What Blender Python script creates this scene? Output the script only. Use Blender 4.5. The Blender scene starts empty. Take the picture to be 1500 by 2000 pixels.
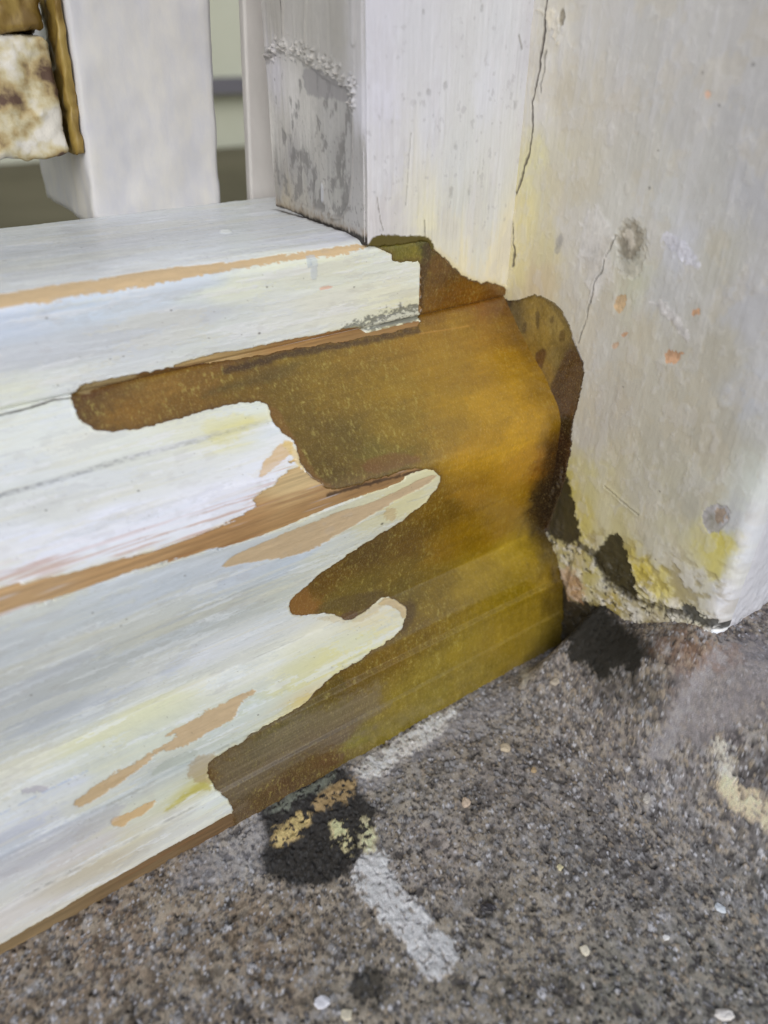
import bpy, math
import numpy as np
from mathutils import Matrix, Vector

# ------------------------------------------------------------ camera, sky, sun, exposure
S = bpy.context.scene
COL = S.collection
XA = np.array([0.82547751, 0.30997523, -0.47170143])
ZA = np.array([0.00395715, 0.8325067, 0.55400084]); ZA = ZA - XA * XA.dot(ZA); ZA /= np.linalg.norm(ZA)
YA = np.cross(ZA, XA)
M = np.array([XA, YA, ZA])                       # camera axes -> world axes
CAM = np.array([-0.21328193, -0.15912697, 0.24246531])
FPX = 1400.0                                     # focal length in pixels of the 1500 x 2000 photograph
cd = bpy.data.cameras.new('camera'); cam = bpy.data.objects.new('camera', cd); COL.objects.link(cam)
cam.matrix_world = Matrix.Translation(Vector(CAM)) @ Matrix([list(r) for r in M]).to_4x4()
cd.sensor_fit = 'VERTICAL'; cd.sensor_height = 36; cd.sensor_width = 27; cd.lens = FPX / 2000 * 36
cd.clip_start = 0.01; cd.clip_end = 60
cd.dof.use_dof = True; cd.dof.focus_distance = 0.265; cd.dof.aperture_fstop = 5.8
S.camera = cam

SUN_EL, SUN_AZ = 32.0, 219.0                     # overcast: a broad soft sun behind the photographer
W = bpy.data.worlds.new('World'); S.world = W; W.use_nodes = True
wn, wl = W.node_tree.nodes, W.node_tree.links; wn.clear()
sky = wn.new('ShaderNodeTexSky'); sky.sky_type = 'NISHITA'; sky.sun_disc = False
sky.sun_elevation = math.radians(SUN_EL); sky.sun_rotation = math.radians(SUN_AZ)
sky.air_density = 1.0; sky.dust_density = 1.5; sky.ozone_density = 1.0
hs = wn.new('ShaderNodeHueSaturation'); hs.inputs['Saturation'].default_value = 0.62
bg = wn.new('ShaderNodeBackground'); bg.inputs['Strength'].default_value = 0.15
ou = wn.new('ShaderNodeOutputWorld')
wl.new(sky.outputs[0], hs.inputs['Color']); wl.new(hs.outputs[0], bg.inputs[0]); wl.new(bg.outputs[0], ou.inputs[0])
sd = bpy.data.lights.new('sun', 'SUN'); sd.energy = 1.15; sd.angle = math.radians(50); sd.color = (1.0, 0.99, 0.975)
sun = bpy.data.objects.new('sun', sd); COL.objects.link(sun)
el, az = math.radians(SUN_EL), math.radians(SUN_AZ)
sdir = Vector((math.sin(az) * math.cos(el), math.cos(az) * math.cos(el), math.sin(el)))
sun.rotation_euler = sdir.to_track_quat('Z', 'Y').to_euler()
S.view_settings.view_transform = 'Standard'; S.view_settings.look = 'None'
S.view_settings.gamma = 1; S.view_settings.exposure = -0.14
S.view_settings.use_curve_mapping = False
S.cycles.max_bounces = 6

# ------------------------------------------------------------ numbers: noise, outlines, colour fields (millimetres)
F32 = np.float32
def hsh(ix, iy, seed):
    h = (ix.astype(np.int64) * 374761393 + iy.astype(np.int64) * 668265263 + seed * 2147483647 + seed * 97) & 0xffffffff
    h = ((h ^ (h >> 13)) * 1274126177) & 0xffffffff
    return (((h ^ (h >> 16)) & 0xffffff) / float(0x1000000)).astype(F32)
def vn(x, y, seed=0):
    ix, iy = np.floor(x), np.floor(y); fx, fy = (x - ix).astype(F32), (y - iy).astype(F32)
    fx = fx * fx * (3 - 2 * fx); fy = fy * fy * (3 - 2 * fy)
    a = hsh(ix, iy, seed); b = hsh(ix + 1, iy, seed); c = hsh(ix, iy + 1, seed); d = hsh(ix + 1, iy + 1, seed)
    return (a + (b - a) * fx) * (1 - fy) + (c + (d - c) * fx) * fy
def fbm(x, y, seed=0, o=4):                       # about -1..1, mean 0
    t = 0; a = 1.0; n = 0
    for k in range(o):
        t = t + a * (vn(x * 2 ** k + 17.3 * k, y * 2 ** k - 9.1 * k, seed + k * 13) * 2 - 1); n += a; a *= 0.55
    return t / n * 1.4
def voro(x, y, seed=0, jit=0.9):                  # F1, F2, cell value
    ix, iy = np.floor(x), np.floor(y)
    f1 = np.full(x.shape, 9.0, F32); f2 = f1.copy(); cid = np.zeros(x.shape, F32)
    for dx in (-1, 0, 1):
        for dy in (-1, 0, 1):
            cx, cy = ix + dx, iy + dy
            px = cx + 0.5 + jit * (hsh(cx, cy, seed) - 0.5); py = cy + 0.5 + jit * (hsh(cx, cy, seed + 5) - 0.5)
            d = np.sqrt((x - px) ** 2 + (y - py) ** 2).astype(F32)
            nw = d < f1; f2 = np.where(nw, f1, np.minimum(f2, d)); cid = np.where(nw, hsh(cx, cy, seed + 9), cid); f1 = np.where(nw, d, f1)
    return f1, f2, cid
def sst(a, b, x):
    t = np.clip((x - a) / (b - a), 0, 1); return t * t * (3 - 2 * t)
def chaik(p, n=1, closed=True):
    p = np.asarray(p, float)
    for _ in range(n):
        q = np.roll(p, -1, 0) if closed else p[1:]
        a = p if closed else p[:-1]
        r = np.stack([a * .75 + q * .25, a * .25 + q * .75], 1).reshape(-1, 2)
        p = r if closed else np.vstack([p[:1], r, p[-1:]])
    return p
def sdf(u, v, poly, smooth=1):                    # + inside
    P = chaik(poly, smooth) if smooth else np.asarray(poly, float)
    lo, hi = P.min(0) - 12, P.max(0) + 12
    out = np.full(u.shape, -12.0, F32)
    sel = (u > lo[0]) & (u < hi[0]) & (v > lo[1]) & (v < hi[1])
    if not sel.any(): return out
    a, b = u[sel].astype(F32), v[sel].astype(F32)
    d2 = np.full(a.shape, 1e9, F32); ins = np.zeros(a.shape, bool)
    for i in range(len(P)):
        x0, y0 = P[i]; x1, y1 = P[(i + 1) % len(P)]
        ex, ey = x1 - x0, y1 - y0; L = ex * ex + ey * ey + 1e-9
        t = np.clip(((a - x0) * ex + (b - y0) * ey) / L, 0, 1)
        d2 = np.minimum(d2, (a - x0 - t * ex) ** 2 + (b - y0 - t * ey) ** 2)
        if y0 != y1:
            ins ^= ((y0 > b) != (y1 > b)) & (a < ex * (b - y0) / (y1 - y0) + x0)
    out[sel] = np.where(ins, 1, -1) * np.sqrt(d2)
    return out
def ldist(u, v, line):                            # distance to a polyline and position along it 0..1
    P = np.asarray(line, float); lo, hi = P.min(0) - 10, P.max(0) + 10
    out = np.full(u.shape, 10.0, F32); pos = np.zeros(u.shape, F32)
    sel = (u > lo[0]) & (u < hi[0]) & (v > lo[1]) & (v < hi[1])
    if not sel.any(): return out, pos
    a, b = u[sel], v[sel]; best = np.full(a.shape, 1e9); bp = np.zeros(a.shape)
    for i in range(len(P) - 1):
        x0, y0 = P[i]; ex, ey = P[i + 1] - P[i]; L = ex * ex + ey * ey + 1e-9
        t = np.clip(((a - x0) * ex + (b - y0) * ey) / L, 0, 1)
        d = (a - x0 - t * ex) ** 2 + (b - y0 - t * ey) ** 2
        nw = d < best; best = np.where(nw, d, best); bp = np.where(nw, (i + t) / (len(P) - 1), bp)
    out[sel] = np.sqrt(best); pos[sel] = bp
    return out, pos
def field(u, v, pts, cols, au=1.0, av=1.0, p=3.0):     # smooth colour field through control points
    acc = np.zeros(u.shape + (3,), F32); wt = np.zeros(u.shape, F32)
    for (a, b), c in zip(pts, cols):
        d = ((u - a) * au) ** 2 + ((v - b) * av) ** 2 + 4.0
        w = (1 / d ** (p / 2)).astype(F32); wt += w
        acc += w[..., None] * np.array(c, F32)
    return acc / wt[..., None]
def lin(c):
    c = np.clip(np.asarray(c, F32) / 255.0, 0, 1)
    return np.where(c <= 0.04045, c / 12.92, ((c + 0.055) / 1.055) ** 2.4).astype(F32)
def mixc(col, m, c):
    m = np.clip(m, 0, 1)[..., None]; return col * (1 - m) + np.asarray(c, F32) * m
ALB = 0.86                                        # measured colours -> base colours

# ------------------------------------------------------------ the surfaces of the place, measured off the photograph
def ray(p):
    d = np.array([p[0] - 750.0, 1000.0 - p[1], -FPX]); return M @ (d / np.linalg.norm(d))
def on_x(p, x=0.0): r = ray(p); q = CAM + r * (x / 1000 - CAM[0]) / r[0]; return (q[1] * 1000, q[2] * 1000)
def on_y(p, y): r = ray(p); q = CAM + r * (y / 1000 - CAM[1]) / r[1]; return (q[0] * 1000, q[2] * 1000)

# section through the moulded sill, (y, z, corner radius)
PR = [(147, 182.6, 0), (77, 182.4, 1.5), (66, 181.3, 2), (62, 178.6, 1.5), (62, 151.5, .6), (63.2, 150.4, .4), (60.5, 148.6, 1.0), (48.9, 136.9, 4),
      (34.8, 125.4, 4), (24.2, 114.6, 3.0), (21.3, 108, 3), (21.0, 90, 6), (22.6, 58, 3), (22.4, 53.2, 1.2), (16.5, 49.0, 3), (10.4, 42.0, 2), (8.2, 35.2, .6), (6.4, 34.4, .4),
      (5.2, 26, 2), (3.7, 18.3, .4), (2.6, 17.6, .3), (1.2, 7, 1), (0.2, -2, 0)]
def fillet(pr):
    out = [(pr[0][0], pr[0][1])]
    for i in range(1, len(pr) - 1):
        p = np.array(pr[i][:2], float); a = np.array(pr[i - 1][:2], float); b = np.array(pr[i + 1][:2], float); r = pr[i][2]
        la, lb = np.linalg.norm(a - p), np.linalg.norm(b - p); ra, rb = min(r, la * .48), min(r, lb * .48)
        A, B = p + (a - p) / la * ra, p + (b - p) / lb * rb
        for t in np.linspace(0, 1, 6): out.append(tuple((1 - t) ** 2 * A + 2 * t * (1 - t) * p + t * t * B))
    out.append((pr[-1][0], pr[-1][1])); return np.array(out)
PF = fillet(PR)
PS = np.concatenate([[0], np.cumsum(np.linalg.norm(np.diff(PF, axis=0), axis=1))])
def prof(s):
    return np.interp(s, PS, PF[:, 0]), np.interp(s, PS, PF[:, 1])
def s_of_z(z): i = np.where(PF[:, 1] <= z)[0][0]; return PS[i]
def on_rail(p):
    if isinstance(p[0], str): return (p[1], p[2])
    r = ray(p); best = None
    for i in range(len(PF) - 1):
        (y0, z0), (y1, z1) = PF[i] / 1000, PF[i + 1] / 1000
        ny, nz = -(z1 - z0), (y1 - y0); dn = r[1] * ny + r[2] * nz
        if abs(dn) < 1e-9: continue
        t = ((y0 - CAM[1]) * ny + (z0 - CAM[2]) * nz) / dn; q = CAM + r * t
        k = ((q[1] - y0) * (y1 - y0) + (q[2] - z0) * (z1 - z0)) / ((y1 - y0) ** 2 + (z1 - z0) ** 2)
        if -0.02 <= k <= 1.02 and t > 0 and (best is None or t < best[0]):
            best = (t, q[0] * 1000, PS[i] + k * (PS[i + 1] - PS[i]))
    if best is None:
        q = CAM + r * (0 - CAM[2]) / r[2]; return (q[0] * 1000, PS[-1] + 2)
    return best[1:]
def ground_h(x, y):                               # large shape of the concrete, mm
    a = sst(-58, 2, x) ** 1.25
    b = 1 - sst(-19, -3, y + 0.05 * np.minimum(x, 0))
    far = 1 - sst(-130, -70, -np.abs(y + 40) - 30)
    h = 38 * a * b + 19 * sst(-34, 2, x) * (1 - sst(-62, -26, y))
    g = (x + 60) * 0 
    return h + g
def on_ground(p):
    r = ray(p); t = np.linspace(0.15, 0.9, 1500); q = (CAM[None] + r[None] * t[:, None]) * 1000
    d = q[:, 2] - ground_h(q[:, 0], q[:, 1]); i = np.where(d < 0)[0]
    i = i[0] if len(i) else len(t) - 1
    return (q[i, 0], q[i, 1])

# ------------------------------------------------------------ mesh helpers
def mesh_obj(name, verts, faces, mat, parent=None, cols=None, smooth=True):
    me = bpy.data.meshes.new(name)
    verts = np.asarray(verts, F32).reshape(-1, 3); faces = np.asarray(faces, np.int32)
    me.vertices.add(len(verts)); me.vertices.foreach_set('co', verts.ravel())
    n = faces.shape[1]
    me.loops.add(faces.size); me.loops.foreach_set('vertex_index', faces.ravel())
    me.polygons.add(len(faces)); me.polygons.foreach_set('loop_start', np.arange(0, faces.size, n, dtype=np.int32))
    me.polygons.foreach_set('loop_total', np.full(len(faces), n, np.int32))
    me.polygons.foreach_set('use_smooth', np.full(len(faces), smooth, bool))
    me.update(calc_edges=True); me.validate()
    if cols is not None:
        at = me.color_attributes.new('pigment', 'FLOAT_COLOR', 'POINT')
        c = np.ones((len(verts), 4), F32); c[:, :3] = np.clip(cols.reshape(-1, 3), 0.004, 0.95)
        at.data.foreach_set('color', c.ravel())
    me.materials.append(mat)
    o = bpy.data.objects.new(name, me); COL.objects.link(o)
    if parent: o.parent = parent
    return o
def grid_obj(name, P, cols, mat, parent=None, keep=None, flip=False):
    """P (n, m, 3) metres; keep (n, m) bool: quads with no kept corner are dropped"""
    n, m = P.shape[:2]; idx = np.arange(n * m, dtype=np.int32).reshape(n, m)
    q = np.stack([idx[:-1, :-1], idx[1:, :-1], idx[1:, 1:], idx[:-1, 1:]], -1).reshape(-1, 4)
    if flip: q = q[:, ::-1]
    V = P.reshape(-1, 3); C = cols.reshape(-1, 3)
    if keep is not None:
        k = keep.ravel()[q].any(1); q = q[k]
        used = np.zeros(len(V), bool); used[q.ravel()] = True
        new = np.cumsum(used) - 1; q = new[q]; V = V[used]; C = C[used]
    return mesh_obj(name, V, q, mat, parent, C)
def nrm(P):
    a = np.gradient(P, axis=0); b = np.gradient(P, axis=1); n = np.cross(a, b); return n / np.linalg.norm(n, axis=-1, keepdims=True)
def box(name, lo, hi, mat, parent=None, bev=0.0006, shear=(0, 0), cut=0):
    import bmesh
    bm = bmesh.new(); bmesh.ops.create_cube(bm, size=1)
    for v in bm.verts:
        z01 = v.co.z + .5
        v.co = Vector((lo[0] + (v.co.x + .5) * (hi[0] - lo[0]) + shear[0] * z01, lo[1] + (v.co.y + .5) * (hi[1] - lo[1]) + shear[1] * z01, lo[2] + z01 * (hi[2] - lo[2]))) / 1000
    if bev: bmesh.ops.bevel(bm, geom=bm.edges[:], offset=bev, segments=3, affect='EDGES', profile=.5)
    me = bpy.data.meshes.new(name); bm.to_mesh(me); bm.free(); me.materials.append(mat)
    for p in me.polygons: p.use_smooth = False
    o = bpy.data.objects.new(name, me); COL.objects.link(o)
    if parent: o.parent = parent
    return o
def lump(name, lo, hi, mat, parent=None, amp=1.0, sc=.12, shear=(0, 0), n=(30, 10, 40), seed=0, rnd=2.0):
    from mathutils import noise
    lo, hi = np.array(lo, float), np.array(hi, float); V = []; F = []
    def face(ax, side):
        a, b = [i for i in range(3) if i != ax]; na, nb = n[a], n[b]; st = len(V)
        for i in range(na + 1):
            for j in range(nb + 1):
                p = np.zeros(3); p[ax] = hi[ax] if side else lo[ax]; p[a] = lo[a] + (hi[a] - lo[a]) * i / na; p[b] = lo[b] + (hi[b] - lo[b]) * j / nb
                q = np.clip(p, lo + rnd, hi - rnd); d = p - q; L = np.linalg.norm(d)
                if L > 1e-6: p = q + d / L * rnd
                v = Vector(p * sc) + Vector((seed * 7.1, 3.3, 0)); nv = noise.turbulence_vector(v, 4, False)
                p = p + np.array(nv) * amp; z01 = (p[2] - lo[2]) / (hi[2] - lo[2])
                V.append((p[0] + shear[0] * z01, p[1] + shear[1] * z01, p[2]))
        for i in range(na):
            for j in range(nb):
                q = [st + i * (nb + 1) + j, st + (i + 1) * (nb + 1) + j, st + (i + 1) * (nb + 1) + j + 1, st + i * (nb + 1) + j + 1]
                if (side == 1) != (ax != 1): q = q[::-1]
                F.append(q)
    for ax in range(3):
        for sd in (0, 1): face(ax, sd)
    import bmesh
    o = mesh_obj(name, np.array(V) / 1000, F, mat, parent)
    bm = bmesh.new(); bm.from_mesh(o.data); bmesh.ops.remove_doubles(bm, verts=bm.verts[:], dist=1e-5); bmesh.ops.recalc_face_normals(bm, faces=bm.faces[:]); bm.to_mesh(o.data); bm.free()
    return o
def thing(name, label, cat, loc=(0, 0, 0)):
    o = bpy.data.objects.new(name, None); COL.objects.link(o); o.empty_display_size = 0.02
    o['label'] = label; o['category'] = cat; o['kind'] = 'thing'
    return o

# ------------------------------------------------------------ materials
def mat_pig(name, rough=(0.4, 0.6), bump=0.25, sc=(900, 900, 900), spec=0.5, coat=0, fleck=None, var=0.06, dist=0.0002, sss=0):
    m = bpy.data.materials.new(name); m.use_nodes = True; n, l = m.node_tree.nodes, m.node_tree.links
    b = n['Principled BSDF']; a = n.new('ShaderNodeAttribute'); a.attribute_name = 'pigment'
    tc = n.new('ShaderNodeTexCoord'); mp = n.new('ShaderNodeMapping'); mp.inputs['Scale'].default_value = sc
    l.new(tc.outputs['Object'], mp.inputs[0])
    no = n.new('ShaderNodeTexNoise'); no.inputs['Scale'].default_value = 1; no.inputs['Detail'].default_value = 5; no.inputs['Roughness'].default_value = .65
    l.new(mp.outputs[0], no.inputs['Vector'])
    mr = n.new('ShaderNodeMapRange'); mr.inputs['From Min'].default_value = .3; mr.inputs['From Max'].default_value = .7
    mr.inputs['To Min'].default_value = 1 - var; mr.inputs['To Max'].default_value = 1 + var
    l.new(no.outputs['Fac'], mr.inputs['Value'])
    mu = n.new('ShaderNodeMix'); mu.data_type = 'RGBA'; mu.blend_type = 'MULTIPLY'; mu.inputs['Factor'].default_value = 1
    l.new(a.outputs['Color'], mu.inputs['A']); l.new(mr.outputs[0], mu.inputs['B'])
    out = mu.outputs['Result']
    if fleck:                                      # fine pale scratches and dust
        m2 = n.new('ShaderNodeMapping'); m2.inputs['Scale'].default_value = fleck[0]; m2.inputs['Rotation'].default_value = fleck[3]
        l.new(tc.outputs['Object'], m2.inputs[0])
        vo = n.new('ShaderNodeTexNoise'); vo.inputs['Scale'].default_value = 1; vo.inputs['Detail'].default_value = 3
        l.new(m2.outputs[0], vo.inputs['Vector'])
        r2 = n.new('ShaderNodeMapRange'); r2.inputs['From Min'].default_value = .56; r2.inputs['From Max'].default_value = .74
        r2.inputs['To Min'].default_value = 0; r2.inputs['To Max'].default_value = fleck[1]
        l.new(vo.outputs['Fac'], r2.inputs['Value'])
        x2 = n.new('ShaderNodeMix'); x2.data_type = 'RGBA'; x2.inputs['B'].default_value = (*fleck[2], 1)
        l.new(r2.outputs[0], x2.inputs['Factor']); l.new(out, x2.inputs['A']); out = x2.outputs['Result']
    l.new(out, b.inputs['Base Color'])
    rr = n.new('ShaderNodeMapRange'); rr.inputs['From Min'].default_value = .3; rr.inputs['From Max'].default_value = .7
    rr.inputs['To Min'].default_value, rr.inputs['To Max'].default_value = rough
    l.new(no.outputs['Fac'], rr.inputs['Value']); l.new(rr.outputs[0], b.inputs['Roughness'])
    b.inputs['Specular IOR Level'].default_value = spec
    if coat: b.inputs['Coat Weight'].default_value = coat; b.inputs['Coat Roughness'].default_value = .25
    if sss:
        b.inputs['Subsurface Weight'].default_value = sss; b.inputs['Subsurface Radius'].default_value = (1.0, .5, .12); b.inputs['Subsurface Scale'].default_value = .004
    bp = n.new('ShaderNodeBump'); bp.inputs['Strength'].default_value = bump; bp.inputs['Distance'].default_value = dist
    l.new(no.outputs['Fac'], bp.inputs['Height']); l.new(bp.outputs[0], b.inputs['Normal'])
    return m
def mat_plain(name, c, rough=.6, c2=None, sc=(60, 60, 60), bump=.2, spec=.5, lo=.4, hi=.6):
    m = bpy.data.materials.new(name); m.use_nodes = True; n, l = m.node_tree.nodes, m.node_tree.links
    b = n['Principled BSDF']; tc = n.new('ShaderNodeTexCoord'); mp = n.new('ShaderNodeMapping'); mp.inputs['Scale'].default_value = sc
    no = n.new('ShaderNodeTexNoise'); no.inputs['Scale'].default_value = 1; no.inputs['Detail'].default_value = 7; no.inputs['Roughness'].default_value = .6
    l.new(tc.outputs['Object'], mp.inputs[0]); l.new(mp.outputs[0], no.inputs['Vector'])
    cr = n.new('ShaderNodeValToRGB'); cr.color_ramp.elements[0].position = lo; cr.color_ramp.elements[1].position = hi
    cr.color_ramp.elements[0].color = (*[float(v) for v in lin(c)], 1); cr.color_ramp.elements[1].color = (*[float(v) for v in lin(c2 or c)], 1)
    l.new(no.outputs['Fac'], cr.inputs[0]); l.new(cr.outputs[0], b.inputs['Base Color'])
    b.inputs['Roughness'].default_value = rough; b.inputs['Specular IOR Level'].default_value = spec
    bp = n.new('ShaderNodeBump'); bp.inputs['Strength'].default_value = bump; bp.inputs['Distance'].default_value = .0004
    l.new(no.outputs['Fac'], bp.inputs['Height']); l.new(bp.outputs[0], b.inputs['Normal'])
    return m
PAINT = mat_pig('old_gloss_paint', (.24, .42), .16, (120, 1500, 1500), .5, var=.03, dist=.00012)
PAINTV = mat_pig('old_wall_paint', (.42, .62), .3, (1300, 1300, 200), .45, var=.03, dist=.00015)
WOOD = mat_pig('bare_timber', (.5, .75), .5, (90, 2200, 2200), .35, var=.16, dist=.0002)
RESIN = mat_pig('amber_resin', (.2, .3), .16, (1500, 1500, 700), .5, coat=.8, var=.10, dist=.00012, sss=.0,
                fleck=((1900, 1900, 1100), .30, (.50, .38, .16), (.35, .35, 0)))
STONE = mat_pig('weathered_concrete', (.6, .95), .9, (2400, 2400, 2400), .35, var=.22, dist=.00035)

# ------------------------------------------------------------ GROUND: concrete slab with exposed aggregate
def build_ground():
    xs = np.concatenate([np.arange(-300, -40, .42), np.arange(-40, 130, .55)])
    ys = np.concatenate([np.arange(-215, -90, .42), np.arange(-90, 14, .5)])
    x, y = np.meshgrid(xs, ys, indexing='ij')
    G = lambda *p: [on_ground(q) for q in p]
    base = ground_h(x, y); xn = x + .75 * base; yn = y - .5 * base
    h = base + 0.5 * fbm(xn / 18, yn / 18, 3) + .3 * fbm(xn / 4.0, yn / 4.0, 4, 3)
    # broad colour of the concrete
    cps = [((60, 1960), (112, 97, 84)), ((200, 1800), (118, 100, 86)), ((330, 1720), (122, 106, 92)), ((500, 1850), (118, 101, 86)), ((480, 1630), (138, 130, 126)),
           ((400, 1980), (108, 95, 84)), ((700, 1980), (112, 102, 92)), ((950, 1950), (116, 107, 97)), ((1200, 1950), (112, 106, 99)), ((1400, 1900), (108, 103, 98)),
           ((850, 1650), (120, 110, 106)), ((1000, 1550), (108, 100, 97)), ((1150, 1700), (104, 98, 95)), ((1050, 1800), (118, 108, 98)), ((1300, 1650), (104, 98, 98)), ((1450, 1750), (98, 94, 93)),
           ((980, 1400), (116, 108, 104)), ((1150, 1380), (98, 90, 88)), ((1280, 1350), (88, 80, 76)), ((1300, 1480), (112, 106, 108)), ((1380, 1350), (112, 106, 106)),
           ((1460, 1300), (105, 97, 97)), ((1460, 1400), (104, 96, 98)), ((1360, 1280), (110, 88, 74)), ((1470, 1500), (88, 82, 82)), ((780, 1560), (124, 116, 110))]
    wx = x + 6 * fbm(xn / 9, yn / 9, 21); wy = y + 6 * fbm(xn / 9, yn / 9, 22)
    c = lin(field(wx, wy, [on_ground(p) for p, _ in cps], [k for _, k in cps])) * np.array([1.52, 1.60, 1.58], F32)
    # matrix and stones of three sizes
    big = fbm(xn / 14, yn / 14, 31)
    c *= (1 + .20 * fbm(xn / 11, yn / 11, 8, 3) + .10 * fbm(xn / 40, yn / 40, 9, 2))[..., None]; c *= (1 + .26 * fbm(xn / 2.2, yn / 2.2, 5) + .28 * fbm(xn / .9, yn / .9, 6, 2))[..., None]
    c = mixc(c, sst(-.15, .45, fbm(xn / 3.6, yn / 3.2, 7, 5)) * .55, lin((178, 167, 152))); c = c * (1 - .5 * sst(.0, .6, fbm(xn / 2.9, yn / 2.6, 10, 5)))[..., None]; h = h - .35 * sst(.0, .6, fbm(xn / 2.9, yn / 2.6, 10, 5))
    for sc, seed, thr, amp, dens in ((3.9, 41, .40, .7, .26), (2.1, 42, .40, .45, .44), (1.2, 43, .42, .3, .5)):
        wx = xn / sc + .18 * fbm(xn / 1.3, yn / 1.3, seed + 3, 2); wy = yn / sc + .18 * fbm(xn / 1.3, yn / 1.3, seed + 4, 2)
        f1, f2, cid = voro(wx, wy, seed)
        on = (cid < dens).astype(F32)
        sz = .24 + .2 * hsh(np.floor(cid * 9999), np.zeros_like(cid), 3)
        body = on * sst(sz + .06, sz - .06, f1); dome = on * np.clip(1 - (f1 / (sz + .03)) ** 2, 0, 1)
        rim = on * np.clip(1 - np.abs(f1 - sz) / .09, 0, 1)
        kind = (cid / dens)
        stone = np.where((kind < .45)[..., None], np.array(lin((84, 80, 80))), np.where((kind < .72)[..., None], np.array(lin((146, 145, 148))),
                np.where((kind < .93)[..., None], np.array(lin((160, 146, 128))), np.array(lin((205, 204, 210))))))
        c = c * (1 - .8 * body[..., None]) + stone * .8 * body[..., None]
        c = c * (1 - .42 * rim[..., None])
        h += amp * (dome * np.where(kind < .3, -.7, .75)) - amp * .3 * rim
    # pale grit and lime bloom
    f1, f2, cid = voro(xn / 1.7, yn / 1.7, 77); g = (cid > .92) * sst(.34, .14, f1 + .14 * fbm(xn, yn, 8, 2)); c = mixc(c, g * .8, lin((196, 194, 200)))
    bloom = sst(.25, .9, fbm(xn / 5, yn / 5, 51) + .55 * fbm(xn / 1.1, yn / 1.1, 52, 3)); c = mixc(c, bloom * .40, lin((180, 178, 180)))
    pit = sst(.5, .95, fbm(xn / 1.5, yn / 1.5, 61, 3) + .25 * fbm(xn / 6, yn / 6, 62)); c = c * (1 - .65 * pit[..., None]); h -= .9 * pit
    rag = .9 * fbm(xn / 1.7, yn / 1.7, 71, 4) + 1.5 * fbm(xn / 5, yn / 5, 72) + .5 * fbm(xn / .7, yn / .7, 75, 2)
    sm = sdf(x, y, G((1300, 1330), (1370, 1275), (1510, 1235), (1520, 1400), (1420, 1440), (1350, 1470), (1290, 1440))); k = sst(-3, 6, sm + 3 * fbm(xn / 6, yn / 6, 73, 3)); c = mixc(c, k * .6, lin((146, 140, 142))); h = h * (1 - .6 * k) + (base + .6 * fbm(xn / 16, yn / 16, 74)) * .6 * k
    d, t = ldist(x, y, G((1290, 1460), (1330, 1390), (1350, 1340), (1385, 1300))); c = mixc(c, sst(5, .5, d + 2 * rag) * .45, lin((176, 172, 176)))
    # bloom next to the sill foot
    d = sdf(x, y, G((300, 1700), (520, 1590), (700, 1490), (900, 1372), (1010, 1330), (1000, 1400), (850, 1470), (740, 1540), (560, 1680), (380, 1760)))
    c = mixc(c, sst(-2, 4, d + 3.0 * rag) * .38, lin((158, 156, 162)))
    # pale mortar smears
    for poly, col, am, th in ((G((683, 1693), (700, 1664), (727, 1650), (753, 1667), (767, 1693), (800, 1753), (847, 1800), (873, 1833), (900, 1870), (893, 1897), (853, 1917), (833, 1907), (800, 1867), (767, 1827), (727, 1793), (700, 1753)), (222, 219, 220), .92, .35),
                              (G((693, 1497), (767, 1447), (847, 1403), (912, 1362), (905, 1380), (873, 1420), (833, 1456), (767, 1500), (727, 1522), (700, 1515)), (216, 210, 204), .9, .45),
                              (G((1008, 1318), (1030, 1300), (1032, 1330), (1020, 1345)), (196, 190, 176), .7, .2),
                              (G((1387, 1460), (1413, 1450), (1440, 1473), (1433, 1500), (1445, 1527), (1425, 1535), (1400, 1520), (1393, 1490)), (208, 202, 190), .9, .4)):
        d = sdf(x, y, poly) + 1.0 * rag
        k = sst(-.6, 1.0, d + .8 * fbm(xn / .8, yn / .8, 81, 2)) * (1 - .85 * sst(-.05 + .06 * np.clip(d, 0, 4), .45 + .07 * np.clip(d, 0, 4), fbm(xn / 1.6, yn / 1.6, 82, 5)))
        c = mixc(c, k * am, lin(col)[None, None] * (1 + .12 * fbm(xn / .7, yn / .7, 83, 2) + .12 * fbm(xn / 4, yn / 4, 85, 2))[..., None]); h += th * k
    d = sdf(x, y, G((1400, 1520), (1440, 1527), (1475, 1545), (1520, 1570), (1520, 1640), (1447, 1595), (1413, 1562), (1383, 1532))) + .8 * rag
    k = sst(-.3, .5, d) * (1 - .75 * sst(.0, .5, fbm(xn / 1.5, yn / 1.5, 84, 4))); c = mixc(c, k * .85, lin((224, 206, 176))); h += .4 * k
    # black algae stain with lichen
    d = sdf(x, y, G((507, 1590), (545, 1560), (587, 1530), (667, 1488), (700, 1535), (727, 1575), (733, 1607), (722, 1647), (700, 1682), (673, 1710), (633, 1728), (593, 1735), (553, 1727), (520, 1700), (507, 1667), (522, 1647), (518, 1610)))
    k = sst(-1.6, 1.6, d + 1.1 * rag); c = mixc(c, k * .93, lin((36, 34, 32))); h = h - .3 * k
    sp = sst(.3, .6, fbm(xn / .9, yn / .9, 92, 3)) * k; c = mixc(c, sp * .35, lin((92, 92, 92)))
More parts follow.
